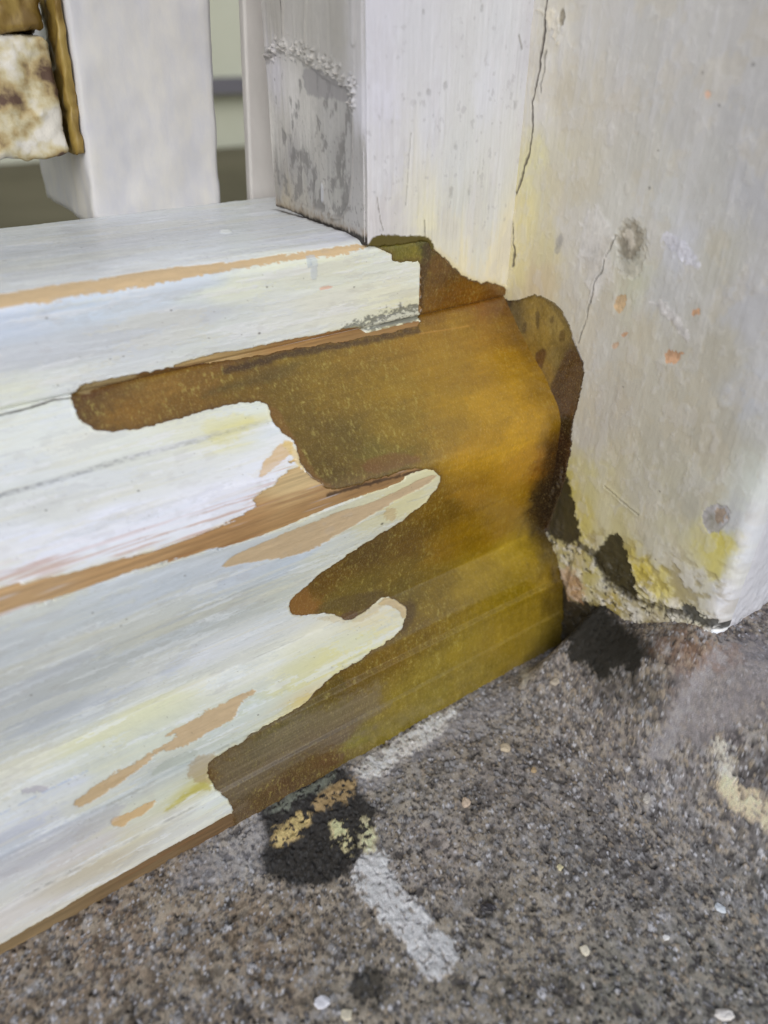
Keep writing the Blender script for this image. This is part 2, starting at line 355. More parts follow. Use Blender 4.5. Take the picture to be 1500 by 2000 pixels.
    for poly, col, lo in ((G((530, 1622), (560, 1600), (597, 1583), (612, 1600), (590, 1628), (570, 1640), (536, 1654)), (218, 190, 132), .05), (G((655, 1525), (690, 1515), (700, 1545), (660, 1568), (612, 1590), (610, 1570)), (176, 150, 108), .0),
                          (G((648, 1602), (668, 1598), (686, 1625), (686, 1662), (668, 1668), (652, 1640)), (230, 216, 166), .05), (G((703, 1600), (728, 1612), (738, 1645), (722, 1668), (705, 1662), (712, 1635)), (222, 212, 172), .05),
                          (G((530, 1575), (590, 1535), (660, 1505), (650, 1525), (600, 1555), (545, 1590)), (122, 126, 114), -.1)):
        d = sdf(x, y, poly) + 1.3 * rag
        q = sst(-2.0, 1.4, d) * sst(lo - .25, lo + .12, fbm(xn / 1.7, yn / 1.5, 94, 5) + .10 * np.clip(d, -3, 2)); c = mixc(c, q * .92, lin(col)); h += .25 * q
    # damp spots
    for poly, am in ((G((1060, 1100), (1095, 1100), (1130, 1150), (1180, 1180), (1230, 1215), (1275, 1250), (1290, 1290), (1240, 1300), (1150, 1290), (1080, 1262), (1050, 1260)), .75), (G((690, 1900), (720, 1893), (750, 1905), (755, 1940), (735, 1965), (700, 1962), (680, 1935)), .8), (G((945, 1765), (960, 1762), (966, 1776), (958, 1790), (944, 1782)), .9),
                     (G((1085, 1150), (1130, 1165), (1185, 1190), (1235, 1240), (1262, 1278), (1252, 1310), (1190, 1322), (1140, 1310), (1105, 1275), (1085, 1245)), .96),
                     (G((1150, 1300), (1260, 1310), (1300, 1350), (1240, 1400), (1170, 1370)), .45), (G((1100, 1905), (1128, 1925), (1120, 1955), (1085, 1950)), .4)):
        d = sdf(x, y, poly); k = sst(-1.6, 1.6, d + 1.7 * rag); c = mixc(c, k * am, lin((34, 32, 27)))
    # rusty grit below the pillar corner
    d = sdf(x, y, G((1270, 1255), (1330, 1240), (1400, 1265), (1450, 1260), (1420, 1300), (1350, 1310), (1290, 1290))); c = mixc(c, sst(-2, 3, d + 3 * rag) * .3, lin((140, 106, 84)))
    c = c * np.array([1.15, 1.16, 1.15], F32)
    c = np.clip(c, .01, .7)
    P = np.stack([x, y, h], -1) / 1000
    g = grid_obj('ground', P, c, STONE)
    g['kind'] = 'structure'
    # the slab carries on round the finely cast part
    far = mat_plain('slab_far', (92, 87, 82), .9, (116, 108, 101), (90, 90, 90), .6)
    V = np.array([(-2500, -2500, -1.6), (2500, -2500, -1.6), (2500, 1500, -1.6), (-2500, 1500, -1.6)]) / 1000
    s = mesh_obj('pavement', V, [[0, 1, 2, 3]], far); s['kind'] = 'structure'
build_ground()

# ------------------------------------------------------------ MOULDED SILL
def build_sill():
    T = thing('window_sill', 'white moulded timber sill with peeling paint and a large amber resin repair', 'window sill')
    xs = [-292.0]
    while xs[-1] < 0.3: xs.append(xs[-1] + np.interp(xs[-1], [-292, -200, -60, 0], [.34, .30, .40, .46]))
    xs = np.array(xs)
    ss = [0.0]
    while ss[-1] < PS[-1]: ss.append(ss[-1] + (.62 if ss[-1] < 78 else .31))
    ss = np.array(ss)
    x, s = np.meshgrid(xs, ss, indexing='ij'); py, pz = prof(ss)
    B = np.stack([x, np.broadcast_to(py, x.shape), np.broadcast_to(pz, x.shape)], -1)
    N = nrm(B); N *= np.sign((N * (CAM * 1000 - B)).sum(-1).mean())
    Rr = lambda *p: [on_rail(q) for q in p]
    grain = fbm(x / 26, s / .55, 101, 3); brush = fbm(x / 16, s / .8, 102, 3); rag = fbm(x / 1.6, s / 1.2, 103, 4); lo = fbm(x / 30, s / 7, 104, 3)
    # outlines
    resin = Rr((719, 470), (745, 457), (790, 461), (828, 458), (838, 472), (841, 486), (856, 494), (880, 518), (896, 534), (920, 548), (940, 554), (952, 551), (968, 555), (984, 562)) + [(60.0, on_rail((984, 562))[1]), (60.0, PS[-1] + 60)]
    resin += [(on_rail((452, 1590))[0], PS[-1] + 60), (on_rail((452, 1590))[0], PS[-1] + 4)]
    resin += Rr((452, 1590), (455, 1575), (440, 1555), (415, 1535), (406, 1510), (402, 1488), (430, 1472), (475, 1445), (500, 1427), (553, 1400), (596, 1373), (628, 1336), (660, 1309), (703, 1288), (751, 1256), (777, 1235), (793, 1208), (794, 1187),
                (783, 1179), (751, 1160), (729, 1184), (697, 1205), (684, 1214), (671, 1213), (663, 1203), (639, 1198), (607, 1198), (585, 1204), (567, 1197), (563, 1179), (575, 1160), (607, 1133), (633, 1112), (681, 1080), (724, 1053), (776, 1022), (816, 990), (828, 982), (840, 966), (854, 950), (859, 936), (856, 926), (840, 916),
                (800, 915), (740, 932), (676, 952), (640, 956), (625, 945), (600, 925), (585, 905), (580, 880), (570, 860), (550, 845), (532, 825), (525, 800), (515, 786), (475, 786), (440, 792), (380, 810), (320, 827), (260, 842), (215, 846), (185, 840), (155, 820), (140, 790), (145, 765), (160, 750),
                (260, 729), (330, 718), (440, 706), (550, 687), (670, 667), (720, 658), (800, 642), (821, 634), (821, 610), (821, 560), (824, 506), (788, 513), (765, 510), (764, 493), (735, 490))
    dR = sdf(x, s, resin, 1) + .34 * rag + .55 * fbm(x / 3.5, s / 3.0, 105, 3)
    wood1 = Rr((-60, 1165), (0, 1146), (80, 1133), (175, 1110), (300, 1078), (400, 1040), (500, 995), (495, 972), (530, 950), (580, 905), (600, 925), (640, 950), (740, 925), (800, 908), (845, 912), (800, 925), (776, 945), (668, 978), (600, 1008), (575, 1020), (480, 1055), (350, 1090), (250, 1120), (150, 1155), (0, 1205), (-60, 1228))
    dW = sdf(x, s, wood1) + .55 * brush * 1.2 + .25 * rag
    wood2 = Rr((-70, 1878), (0, 1843), (100, 1785), (200, 1725), (300, 1670), (400, 1615), (452, 1586), (480, 1580)) + [(-120, PS[-1] + 6), (-300, PS[-1] + 6)]
    dW2 = sdf(x, s, wood2) + .25 * rag
    wood3 = Rr((420, 690), (480, 682), (550, 665), (610, 655), (670, 642), (700, 639), (716, 650), (750, 642), (818, 626), (830, 660), (700, 680), (550, 700), (440, 720), (330, 736), (340, 712))
    dW3 = sdf(x, s, wood3, 0) + .3 * rag
    streak = sdf(x, s, Rr((-40, 1150), (0, 1100), (250, 1040), (420, 990), (520, 940), (575, 880), (560, 960), (420, 1050), (250, 1090), (100, 1135), (0, 1160)))
    sk = sst(.15, .45, fbm(x / 22, s / .42, 111, 3) + .10 * streak)
    skin = (streak > -1) * sk * sst(-128, -112, x + 5 * fbm(x / 9, s / 2, 112, 2))
    dWood = np.maximum(np.maximum(dW, dW2), dW3)
    # ---------- paint coat
    cps = [  # top
        ((30, 490), (203, 204, 208)), ((250, 465), (206, 206, 208)), ((450, 440), (205, 205, 207)), ((600, 440), (214, 213, 214)), ((100, 540), (222, 222, 222)), ((400, 508), (232, 232, 232)), ((650, 470), (214, 212, 218)),
        ((20, 562), (232, 232, 230)), ((250, 530), (232, 231, 228)), ((30, 625), (206, 214, 232)), ((200, 595), (208, 218, 234)), ((350, 570), (210, 218, 232)),
        ((60, 700), (202, 204, 212)), ((200, 660), (204, 206, 213)), ((350, 620), (208, 210, 216)), ((450, 560), (228, 229, 208)), ((450, 640), (214, 216, 214)), ((560, 540), (228, 228, 200)), ((560, 610), (222, 222, 216)), ((650, 530), (226, 226, 194)), ((650, 590), (224, 222, 208)), ((740, 520), (222, 226, 216)), ((740, 570), (228, 226, 200)), ((800, 540), (226, 228, 212)), ((790, 590), (222, 218, 180)),
        ((30, 770), (226, 226, 206)), ((100, 748), (224, 226, 228)),
        # slope
        ((40, 850), (226, 227, 222)), ((150, 870), (226, 225, 216)), ((60, 920), (220, 221, 220)), ((250, 865), (226, 226, 216)), ((380, 830), (226, 224, 200)), ((450, 850), (228, 220, 150)), ((470, 800), (226, 228, 214)), ((520, 850), (224, 226, 228)),
        ((100, 1000), (218, 217, 212)), ((60, 1060), (232, 232, 244)), ((250, 950), (219, 218, 212)), ((250, 1010), (234, 233, 244)), ((400, 920), (224, 223, 222)), ((430, 965), (238, 236, 250)), ((520, 900), (232, 232, 240)), ((545, 870), (230, 228, 222)),
        # upright face
        ((40, 1240), (200, 203, 206)), ((150, 1200), (204, 208, 210)), ((300, 1140), (206, 212, 222)), ((450, 1120), (208, 214, 226)), ((560, 1100), (204, 212, 224)), ((660, 1050), (214, 214, 196)), ((760, 995), (224, 216, 158)), ((820, 965), (226, 218, 160)), ((700, 1030), (222, 216, 172)),
        ((60, 1320), (194, 196, 200)), ((200, 1300), (196, 199, 200)), ((350, 1230), (196, 200, 202)), ((450, 1190), (200, 203, 200)), ((540, 1160), (206, 208, 198)), ((80, 1400), (194, 198, 206)), ((200, 1370), (200, 204, 214)), ((300, 1320), (212, 216, 228)),
        ((560, 1220), (228, 228, 226)), ((650, 1220), (232, 228, 206)), ((740, 1200), (234, 224, 180)), ((400, 1280), (232, 234, 242)), ((250, 1345), (232, 234, 238)), ((500, 1240), (230, 232, 238)),
        # lower mouldings
        ((700, 1250), (230, 224, 146)), ((620, 1300), (228, 222, 150)), ((560, 1340), (222, 218, 160)), ((500, 1300), (232, 230, 214)), ((420, 1330), (230, 228, 214)), ((300, 1380), (226, 224, 180)), ((200, 1440), (224, 221, 176)), ((100, 1500), (226, 222, 196)), ((30, 1540), (222, 218, 202)), ((480, 1390), (212, 216, 196)), ((580, 1370), (228, 208, 120)),
        ((60, 1600), (206, 208, 220)), ((30, 1640), (200, 202, 214)), ((140, 1530), (214, 216, 226)), ((180, 1500), (214, 214, 186)), ((280, 1450), (216, 218, 196)), ((320, 1500), (202, 206, 200)), ((260, 1540), (206, 208, 204)), ((100, 1640), (204, 200, 208)), ((380, 1450), (208, 212, 200)), ((300, 1560), (218, 220, 200)),
        ((60, 1720), (214, 208, 206)), ((160, 1660), (210, 204, 202)), ((40, 1790), (222, 216, 212)), ((200, 1680), (204, 194, 168)), ((260, 1630), (212, 206, 180)), ((330, 1600), (218, 216, 206)), ((400, 1570), (228, 230, 222)), ((430, 1560), (230, 234, 216)), ((380, 1540), (206, 200, 120)), ((350, 1625), (226, 224, 214))]
    wx = x + 9 * lo; ws = s + 1.0 * fbm(x / 22, s / 3, 121, 3) + .5 * brush
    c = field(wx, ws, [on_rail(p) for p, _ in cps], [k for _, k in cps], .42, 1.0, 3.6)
    c[..., 2] += .28 * np.clip(c[..., 1] - c[..., 2], 0, 99)
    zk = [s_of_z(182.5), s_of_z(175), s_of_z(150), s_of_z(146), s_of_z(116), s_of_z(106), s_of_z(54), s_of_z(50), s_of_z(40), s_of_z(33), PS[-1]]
    ZF = np.interp(s, zk, [.93, .93, .98, .98, .98, 1.06, 1.06, 1.14, 1.14, 1.04, 1.0])[..., None] / np.array([1.0, 1.035, 1.03], F32)  # per-face light correction, worked into the paint colour
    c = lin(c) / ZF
    c *= (1 + .008 * brush + .02 * lo + .008 * rag)[..., None]
    h = .035 * brush + .16 * lo + .03 * rag + .05 * fbm(x / 5, s / 3, 108, 3)
    # brushed ivory and blue-white overlaps
    k = sst(.25, .5, fbm(x / 30, s / 1.1, 131, 3) + .2 * lo); c = mixc(c, k * .16, lin((232, 236, 242))); h += .02 * k
    k = sst(.38, .6, fbm(x / 34, s / 1.6, 132, 3)) * (s > s_of_z(150)); c = mixc(c, k * .25, lin((222, 218, 190)))
    fine = fbm(x / .8, s / .6, 107, 3)
    for sx, sy, sd_, lo_, colr, am_, dh_ in ((26, 5.5, 801, .22, (222, 228, 238), .30, .05), (30, 6.0, 802, .25, (226, 224, 206), .30, .04), (24, 4.5, 803, .36, (200, 202, 202), .30, -.05), (20, 2.4, 804, .46, (238, 240, 244), .45, .06)):
        k = sst(lo_, lo_ + .07, fbm(x / sx + .25 * fbm(x / 2, s / .5, sd_ + 9, 2), s / sy, sd_, 4)); c = mixc(c, k * am_, lin(colr)[None, None] / np.maximum(ZF, 1.0)); h += dh_ * k
    def patch(poly, col, am=1, dh=-.22, n=.7, w=.16, sm=1, hz=0, br=.15):
        nonlocal c, h
        d = sdf(x, s, Rr(*poly), sm) + n * (.55 * rag + .35 * fine) + br * brush
        k = sst(-w, w, d); c = mixc(c, k * am, lin(col)[None, None] / ZF * (.97 + .06 * fbm(x / 9, s / 1.1, 106, 3) + .03 * rag)[..., None]); h = h + dh * k
        return k
    SAL = (208, 182, 148)
    patch(((-60, 592), (0, 578), (150, 553), (300, 530), (500, 506), (640, 488), (716, 478), (712, 487), (640, 502), (500, 520), (340, 550), (230, 570), (100, 588), (0, 604), (-60, 615)), (212, 182, 142), 1, -.2, .9, br=.6)
    patch(((425, 1112), (450, 1085), (525, 1052), (590, 1027), (650, 1002), (750, 972), (840, 924), (855, 930), (824, 950), (792, 966), (760, 982), (720, 1006), (680, 1032), (625, 1065), (565, 1087), (500, 1095)), SAL, 1, -.2, .5, br=.5)
    patch(((140, 1574), (150, 1556), (215, 1515), (270, 1485), (320, 1455), (352, 1432), (312, 1440), (372, 1408), (400, 1390), (450, 1365), (490, 1346), (502, 1350), (468, 1372), (457, 1402), (425, 1422), (390, 1440), (350, 1462), (310, 1468), (280, 1495), (240, 1525), (200, 1550), (165, 1574)), (206, 178, 140), 1, -.25, .8, br=.4)
    patch(((213, 1597), (245, 1588), (280, 1570), (312, 1556), (282, 1590), (252, 1600), (242, 1616), (220, 1612)), (216, 180, 130), .9, -.2, .6)
    patch(((520, 895), (548, 868), (566, 860), (576, 880), (545, 905), (500, 945)), (222, 190, 148), .95, -.2, .5, br=.5)
    patch(((505, 985), (560, 962), (520, 995), (506, 1003)), (224, 180, 150), .9, .05, .6)
    patch(((735, 1185), (752, 1162), (790, 1180), (796, 1200), (786, 1212), (778, 1192), (755, 1180)), (204, 176, 130), .8, -.15, 1.0)
    patch(((755, 1168), (700, 1200), (660, 1196), (640, 1202), (600, 1205), (690, 1222), (740, 1196)), (206, 180, 130), .35, 0, 1.5)
    patch(((748, 995), (768, 990), (776, 1004), (768, 1018), (750, 1014)), (206, 178, 132), .6, -.12, 1.6)
    patch(((365, 1505), (380, 1480), (402, 1474), (425, 1470), (410, 1500), (412, 1530), (395, 1530), (370, 1520)), (176, 148, 102), .6, -.1, 1.4, .6)
    patch(((310, 1590), (345, 1560), (395, 1520), (418, 1540), (380, 1545), (340, 1575)), (196, 184, 96), .8, 0, .9, .8)
    patch(((395, 825), (470, 806), (500, 816), (470, 850), (435, 878), (405, 855)), (224, 214, 140), .4, 0, 2.5, 1.2)
    patch(((548, 870), (560, 856), (580, 880), (600, 925), (580, 912), (566, 885)), (226, 196, 130), .8, 0, .6, .5)
    patch(((40, 1540), (100, 1530), (90, 1545), (45, 1552)), (186, 180, 190), .8, -.1, .8)
    patch(((-30, 1700), (80, 1640), (160, 1590), (250, 1560), (230, 1600), (120, 1660), (0, 1720)), (192, 190, 196), .55, -.08, 1.5, 1)
    patch(((330, 1480), (390, 1460), (380, 1485), (330, 1500), (290, 1520), (300, 1500)), (192, 196, 186), .8, -.1, .8)
    patch(((665, 636), (700, 628), (760, 604), (824, 592), (826, 630), (760, 644), (705, 652), (668, 652)), (92, 92, 88), .8, -.2, 3.6, 1.0)
    patch(((700, 640), (760, 614), (822, 606), (822, 612), (762, 622), (706, 648)), (224, 222, 206), .8, .1, 3.2, .5)
    patch(((600, 500), (615, 500), (618, 545), (606, 545)), (196, 202, 210), .6, .06, .6)
    patch(((595, 502), (604, 500), (607, 520), (598, 522)), (180, 188, 198), .6, .06, .6)
    patch(((430, 453), (450, 452), (455, 459), (432, 460)), (236, 236, 234), 1, .3, .5)
    patch(((624, 560), (650, 557), (646, 563), (622, 566)), (226, 186, 166), .9, -.1, .3)
    for px, py_, r in ((400, 725, 2), (215, 700, 1.5), (112, 752, 1.5), (333, 605, 2), (90, 620, 2), (240, 695, 1.6), (505, 650, 3), (10, 513, 3), (360, 1123, 2), (215, 752, 1), (90, 998, 2), (270, 960, 2), (246, 1207, 1.6), (180, 1195, 1.6), (745, 1022, 4), (668, 958, 2), (503, 1395, 2), (60, 1355, 2), (160, 487, 2), (300, 470, 2), (520, 560, 2), (690, 560, 2), (235, 1220, 1.6), (50, 955, 1.6)):
        a, b = on_rail((px, py_)); c = mixc(c, sst(.9, .3, np.hypot((x - a) * .7, s - b) / (r * .16 + .1)) * .8, lin((70, 62, 52)))
    c = mixc(c, sst(-2, 1.5, streak) * sst(.05, .5, fbm(x / 22, s / .5, 114, 3)) * .65, lin((206, 160, 132)) * .85); c = mixc(c, sst(-6, 2, streak) * sst(.1, .5, fbm(x / 16, s / .6, 115, 3)) * .5, lin((236, 232, 240)))
    for sc_, sd_, th_, q_ in ((3.1, 701, .955, .55), (1.7, 702, .975, .45), (6.0, 703, .9, .5)):
        f1, f2, cid = voro(x / sc_, s / sc_, sd_); c = mixc(c, (cid > th_) * sst(.17, .06, f1 * sc_ * (.6 + .8 * (rag > 0))) * q_, lin((96, 84, 70)))
    k = sst(.45, .7, fbm(x / 7, s / 3.4, 116, 4)); c = mixc(c, k * .16, lin((176, 172, 168)))
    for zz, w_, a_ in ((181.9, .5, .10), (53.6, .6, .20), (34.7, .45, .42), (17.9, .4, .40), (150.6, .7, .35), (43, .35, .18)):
        k = sst(w_, w_ * .3, np.abs(s - s_of_z(zz)) + .25 * rag) * sst(-.5, .5, fbm(x / 11, s / 4, 117, 3)); c = mixc(c, k * a_, lin((104, 96, 84)))  # moulding creases shaded in the colour so the profile reads crisper
    # drawn pencil line, cracks
    d, t = ldist(x, s, Rr((-30, 978), (0, 969), (60, 952), (120, 936), (250, 897), (400, 857), (520, 824)))
    k = sst(1.5, .3, d + .5 * brush) * (.4 + .5 * sst(-.3, .4, fbm(x / 1.6, s / .8, 141, 3))) * (1 - .75 * t); c = mixc(c, k, lin((120, 120, 126)))
    d, t = ldist(x, s, Rr((-30, 1362), (150, 1290), (330, 1215), (560, 1115))); c = mixc(c, sst(.9, .2, d + .3 * brush) * .22, lin((150, 152, 156)))
    d, t = ldist(x, s, Rr((0, 1590), (80, 1550), (170, 1505))); c = mixc(c, sst(.5, .1, d) * .45 * (rag > -.2), lin((150, 168, 205)))
    d, t = ldist(x, s, Rr((-30, 818), (0, 812), (60, 797), (105, 782), (140, 778))); k = sst(.55, .2, d + .2 * rag); c = mixc(c, k * .85, lin((84, 80, 72))); h -= .5 * k
    d, t = ldist(x, s, Rr((540, 412), (600, 428), (660, 450), (716, 470))); k = sst(1.5, .5, d + .6 * rag); c = mixc(c, k, lin((34, 31, 30))); h -= .4 * k
    k = sst(4.0, .8, d + 1.4 * rag); c = mixc(c, k * .35, lin((110, 105, 100)))
    # thickness of the coat: proud where it holds, dropped where it has gone
    off = np.minimum(-dR + .12, -dWood)
    off = np.where(skin > .5, np.minimum(off, -.2), off)
    edge = np.clip(off / .28, -1, 1)
    ph = .52 * sst(-.55, .5, edge) + .22 * sst(1.6, .2, off) * sst(.0, .2, off) * sst(-.2, .5, fbm(x / 6, s / 4, 152, 3)) + h * sst(-.2, .8, edge) - .75 * sst(.25, -.9, edge)
    ph = np.where((x > -45.5) & (s < s_of_z(152)) & (dR < .2), np.minimum(ph, -.5), ph)
    rim = sst(1.1, .1, off) * sst(-.5, .1, off) * sst(-.5, .5, fbm(x / 5, s / 2.5, 151, 3)); c = mixc(c, rim * .35, lin((226, 214, 150)))
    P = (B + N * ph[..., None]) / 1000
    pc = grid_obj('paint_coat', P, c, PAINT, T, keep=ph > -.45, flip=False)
    # ---------- resin
    rps = [((150, 790), (104, 70, 36)), ((200, 770), (116, 80, 42)), ((300, 760), (144, 100, 48)), ((260, 800), (136, 92, 42)), ((400, 740), (128, 88, 42)), ((380, 790), (126, 86, 38)), ((450, 745), (120, 86, 34)), ((430, 700), (122, 76, 38)), ((520, 700), (110, 78, 34)), ((250, 740), (140, 104, 62)),
           ((600, 700), (130, 96, 36)), ((700, 680), (140, 100, 34)), ((780, 660), (146, 102, 32)), ((560, 770), (118, 86, 34)), ((650, 780), (134, 98, 36)), ((760, 760), (148, 108, 34)), ((600, 840), (112, 82, 34)), ((680, 860), (112, 84, 36)), ((640, 920), (104, 76, 32)), ((740, 890), (118, 94, 42)), ((780, 830), (140, 104, 36)), ((700, 930), (116, 84, 38)),
           ((870, 700), (158, 112, 32)), ((870, 780), (162, 116, 32)), ((960, 720), (166, 116, 28)), ((960, 800), (180, 128, 32)), ((1030, 760), (176, 124, 28)), ((1060, 810), (184, 130, 24)), ((920, 880), (166, 116, 26)), ((1000, 860), (176, 124, 22)), ((870, 850), (158, 114, 38)),
           ((850, 520), (104, 66, 24)), ((900, 580), (122, 74, 20)), ((850, 600), (120, 76, 24)), ((950, 600), (124, 72, 18)), ((900, 640), (152, 106, 30)), ((970, 640), (146, 98, 26)), ((880, 520), (98, 62, 24)), ((780, 478), (110, 96, 36)), ((740, 472), (104, 94, 44)), ((800, 498), (132, 112, 46)), ((832, 480), (66, 60, 26)),
           ((1070, 900), (122, 74, 14)), ((1060, 980), (62, 40, 14)), ((1020, 900), (160, 108, 16)), ((1000, 980), (138, 96, 18)), ((920, 960), (138, 94, 22)), ((860, 1000), (110, 76, 22)), ((950, 1040), (130, 92, 20)), ((880, 1060), (126, 88, 20)), ((800, 1060), (96, 66, 22)),
           ((720, 1080), (86, 60, 26)), ((640, 1130), (92, 62, 22)), ((700, 1150), (104, 80, 32)), ((600, 1180), (122, 80, 34)), ((650, 1185), (110, 86, 40)), ((780, 1120), (104, 78, 30)), ((720, 1170), (98, 76, 40)), ((780, 1150), (96, 74, 34)), ((850, 1130), (112, 84, 28)),
           ((1000, 1080), (146, 112, 26)), ((920, 1120), (136, 104, 32)), ((1050, 1120), (124, 94, 24)), ((860, 1190), (112, 84, 24)), ((980, 1170), (120, 92, 22)), ((820, 1230), (102, 74, 18)), ((1040, 1200), (120, 92, 34)), ((750, 1280), (104, 74, 16)), ((680, 1330), (98, 70, 22)), ((640, 1350), (86, 64, 24)),
           ((900, 1260), (120, 94, 26)), ((980, 1240), (122, 94, 34)), ((1060, 1240), (124, 98, 44)), ((840, 1310), (118, 94, 36)), ((920, 1330), (118, 94, 38)), ((780, 1370), (118, 94, 36)), ((720, 1380), (112, 88, 46)), ((840, 1370), (116, 94, 34)), ((760, 1430), (108, 88, 36)), ((700, 1440), (110, 94, 34)),
           ((640, 1400), (98, 80, 46)), ((560, 1430), (92, 78, 52)), ((500, 1460), (86, 72, 46)), ((440, 1500), (84, 66, 44)), ((420, 1510), (84, 58, 38)), ((660, 1440), (82, 58, 40)), ((600, 1470), (82, 60, 44)), ((540, 1500), (84, 64, 52)), ((480, 1540), (82, 64, 54)), ((650, 1480), (84, 58, 44)), ((560, 1530), (82, 58, 46)), ((500, 1570), (82, 60, 46)), ((690, 1480), (96, 76, 40))]
    rc = field(x + 3 * rag + 5 * lo, s + 1.2 * rag, [on_rail(p) for p, _ in rps], [k for _, k in rps], .8, 1.0, 3.4)
    rc = lin(rc); rc = np.maximum(rc / np.interp(s, [s_of_z(152), s_of_z(146), s_of_z(116), s_of_z(106), s_of_z(54), s_of_z(50), s_of_z(33)], [1.25, 1.36, 1.36, 1.0, .98, 1.05, .85])[..., None] - np.array([.006, .004, .005], F32), [.012, .008, .002])  # resin colour scaled face by face to suit the light it gets
    mott = fbm(x / 3.2, s / 3.2, 161, 4); rc *= (1 + .09 * mott + .08 * fbm(x / 14, s / 8, 168, 3) + .05 * fbm(x / .8, s / .8, 162, 3))[..., None]
    st = fbm(x / .62 + s / 3.5, s / 1.3, 166, 3); k = sst(.25, .8, st) * (.5 + .5 * mott) * sst(.1, 1.2, dR) * np.where(x > -60, .5, 1.0); rc = mixc(rc, k * .5, lin((178, 154, 96))); k = sst(.3, .8, -st); rc = rc * (1 - .16 * k[..., None])
    low = sst(s_of_z(52), s_of_z(40), -0 + s * 0 + s) * 0 + (s > s_of_z(50))
    rc *= (1 + low * .10 * fbm(x / 1.2, s / 9, 163, 3) + .09 * fbm(x / 30, s / 1.4, 164, 3))[..., None]     # grain showing through
    # darker cured rim where the resin meets the paint
    rim = sst(1.5, .1, dR + .5 * rag) * sst(-.4, .0, dR); rc = mixc(rc, rim * .55 * (x < -9), lin((62, 36, 16))); k = sst(3.4, .6, dR + 1.5 * fbm(x / 6, s / 4, 183, 3)) * (x < -20); rc = mixc(rc, k * .22, lin((100, 68, 30)))
    rc = rc * np.array([1.27, 1.50, 1.12], F32)
    def rp(poly, col, am, w=.5, n=1.0):
        nonlocal rc
        d = sdf(x, s, Rr(*poly)) + n * rag * .6; rc = mixc(rc, sst(-w, w, d) * am, lin(col))
    rp(((150, 762), (200, 742), (330, 716), (450, 694), (600, 668), (700, 652), (640, 672), (520, 694), (400, 712), (300, 735), (200, 765), (165, 790)), (96, 58, 30), .55, .9)
    rp(((160, 750), (260, 728), (270, 735), (200, 755), (165, 772), (148, 768)), (170, 152, 110), .7, .6)
    rp(((540, 1190), (563, 1170), (600, 1140), (604, 1165), (630, 1195), (585, 1206), (560, 1198)), (142, 98, 44), .6, .6)
    rp(((664, 1204), (672, 1196), (700, 1190), (698, 1207), (684, 1216), (670, 1214)), (98, 70, 46), .8, .3)
    rp(((607, 1198), (640, 1170), (690, 1160), (740, 1150), (760, 1160), (730, 1184), (690, 1200), (640, 1190)), (76, 56, 28), .5, 1.2)
    rp(((780, 1200), (800, 1165), (815, 1190), (800, 1225), (780, 1240)), (74, 54, 22), .6, 1.2)
    rp(((700, 905), (775, 880), (830, 898), (790, 910), (720, 930)), (120, 82, 36), .7, .8)
    rp(((820, 480), (842, 475), (842, 500), (828, 560), (826, 640), (700, 655), (640, 665), (700, 645), (800, 630), (820, 600)), (62, 40, 20), .6, .6)
    rp(((520, 792), (545, 800), (570, 850), (600, 900), (625, 940), (655, 950), (640, 955), (600, 925), (580, 890), (548, 846), (528, 820)), (132, 92, 40), .5, .8)
    rp(((600, 700), (510, 725), (400, 765), (390, 780), (480, 755), (560, 740)), (84, 72, 34), .45, 1.5)
    for q in (((940, 960), (965, 940), (958, 956)), ((1000, 1000), (1035, 975), (1045, 985), (1010, 1005)), ((960, 1050), (985, 1025), (975, 1050)), ((1050, 985), (1075, 965), (1070, 980))):
        rp(q, (168, 132, 48), .4, 1.2, 1.6)
    d, t = ldist(x, s, Rr((440, 724), (480, 716), (550, 696), (670, 675), (740, 662), (815, 646))); rc = mixc(rc, sst(2.2, .3, d + .6 * rag) * .75, lin((54, 34, 20)))  # shadow of the groove under the fascia, painted into the resin colour
    d = sdf(x, s, Rr((402, 1490), (430, 1472), (500, 1430), (600, 1375), (700, 1345), (760, 1330), (740, 1400), (700, 1440), (640, 1470), (560, 1500), (470, 1560), (452, 1590), (410, 1510))); k = sst(-3, 5, d + 3 * rag + 4 * fbm(x / 14, s / 4, 169, 3)); rc = mixc(rc, k * .6, lin((122, 110, 90)) * (1 + .35 * fbm(x / 20, s / .6, 167, 3))[..., None])  # greyish sky sheen mixed into the resin colour, with some grain
    d, t = ldist(x, s, Rr((820, 652), (870, 645), (915, 637))); rc = mixc(rc, sst(.35, .1, d) * .6, lin((190, 140, 60)))
    # dark rotten end against the pillar
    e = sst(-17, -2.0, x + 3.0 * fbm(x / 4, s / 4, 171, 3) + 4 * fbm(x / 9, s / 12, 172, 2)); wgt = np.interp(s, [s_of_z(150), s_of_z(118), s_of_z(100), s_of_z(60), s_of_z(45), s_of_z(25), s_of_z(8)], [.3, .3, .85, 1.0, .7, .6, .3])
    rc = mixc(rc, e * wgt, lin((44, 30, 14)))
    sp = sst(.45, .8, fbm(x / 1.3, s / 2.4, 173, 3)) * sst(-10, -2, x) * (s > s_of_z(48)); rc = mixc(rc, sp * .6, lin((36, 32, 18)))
    rh = .30 + .05 * fbm(x / 9, s / 5, 181) + .035 * mott + .012 * rag
    rh = rh - .9 * sst(.05, -.5, dR)
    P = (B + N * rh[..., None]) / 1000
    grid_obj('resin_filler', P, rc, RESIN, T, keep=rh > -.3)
    # ---------- bare timber
    g2 = fbm(x / 45, s / .9 + .8 * fbm(x / 40, s / 9, 191, 2), 192, 4)
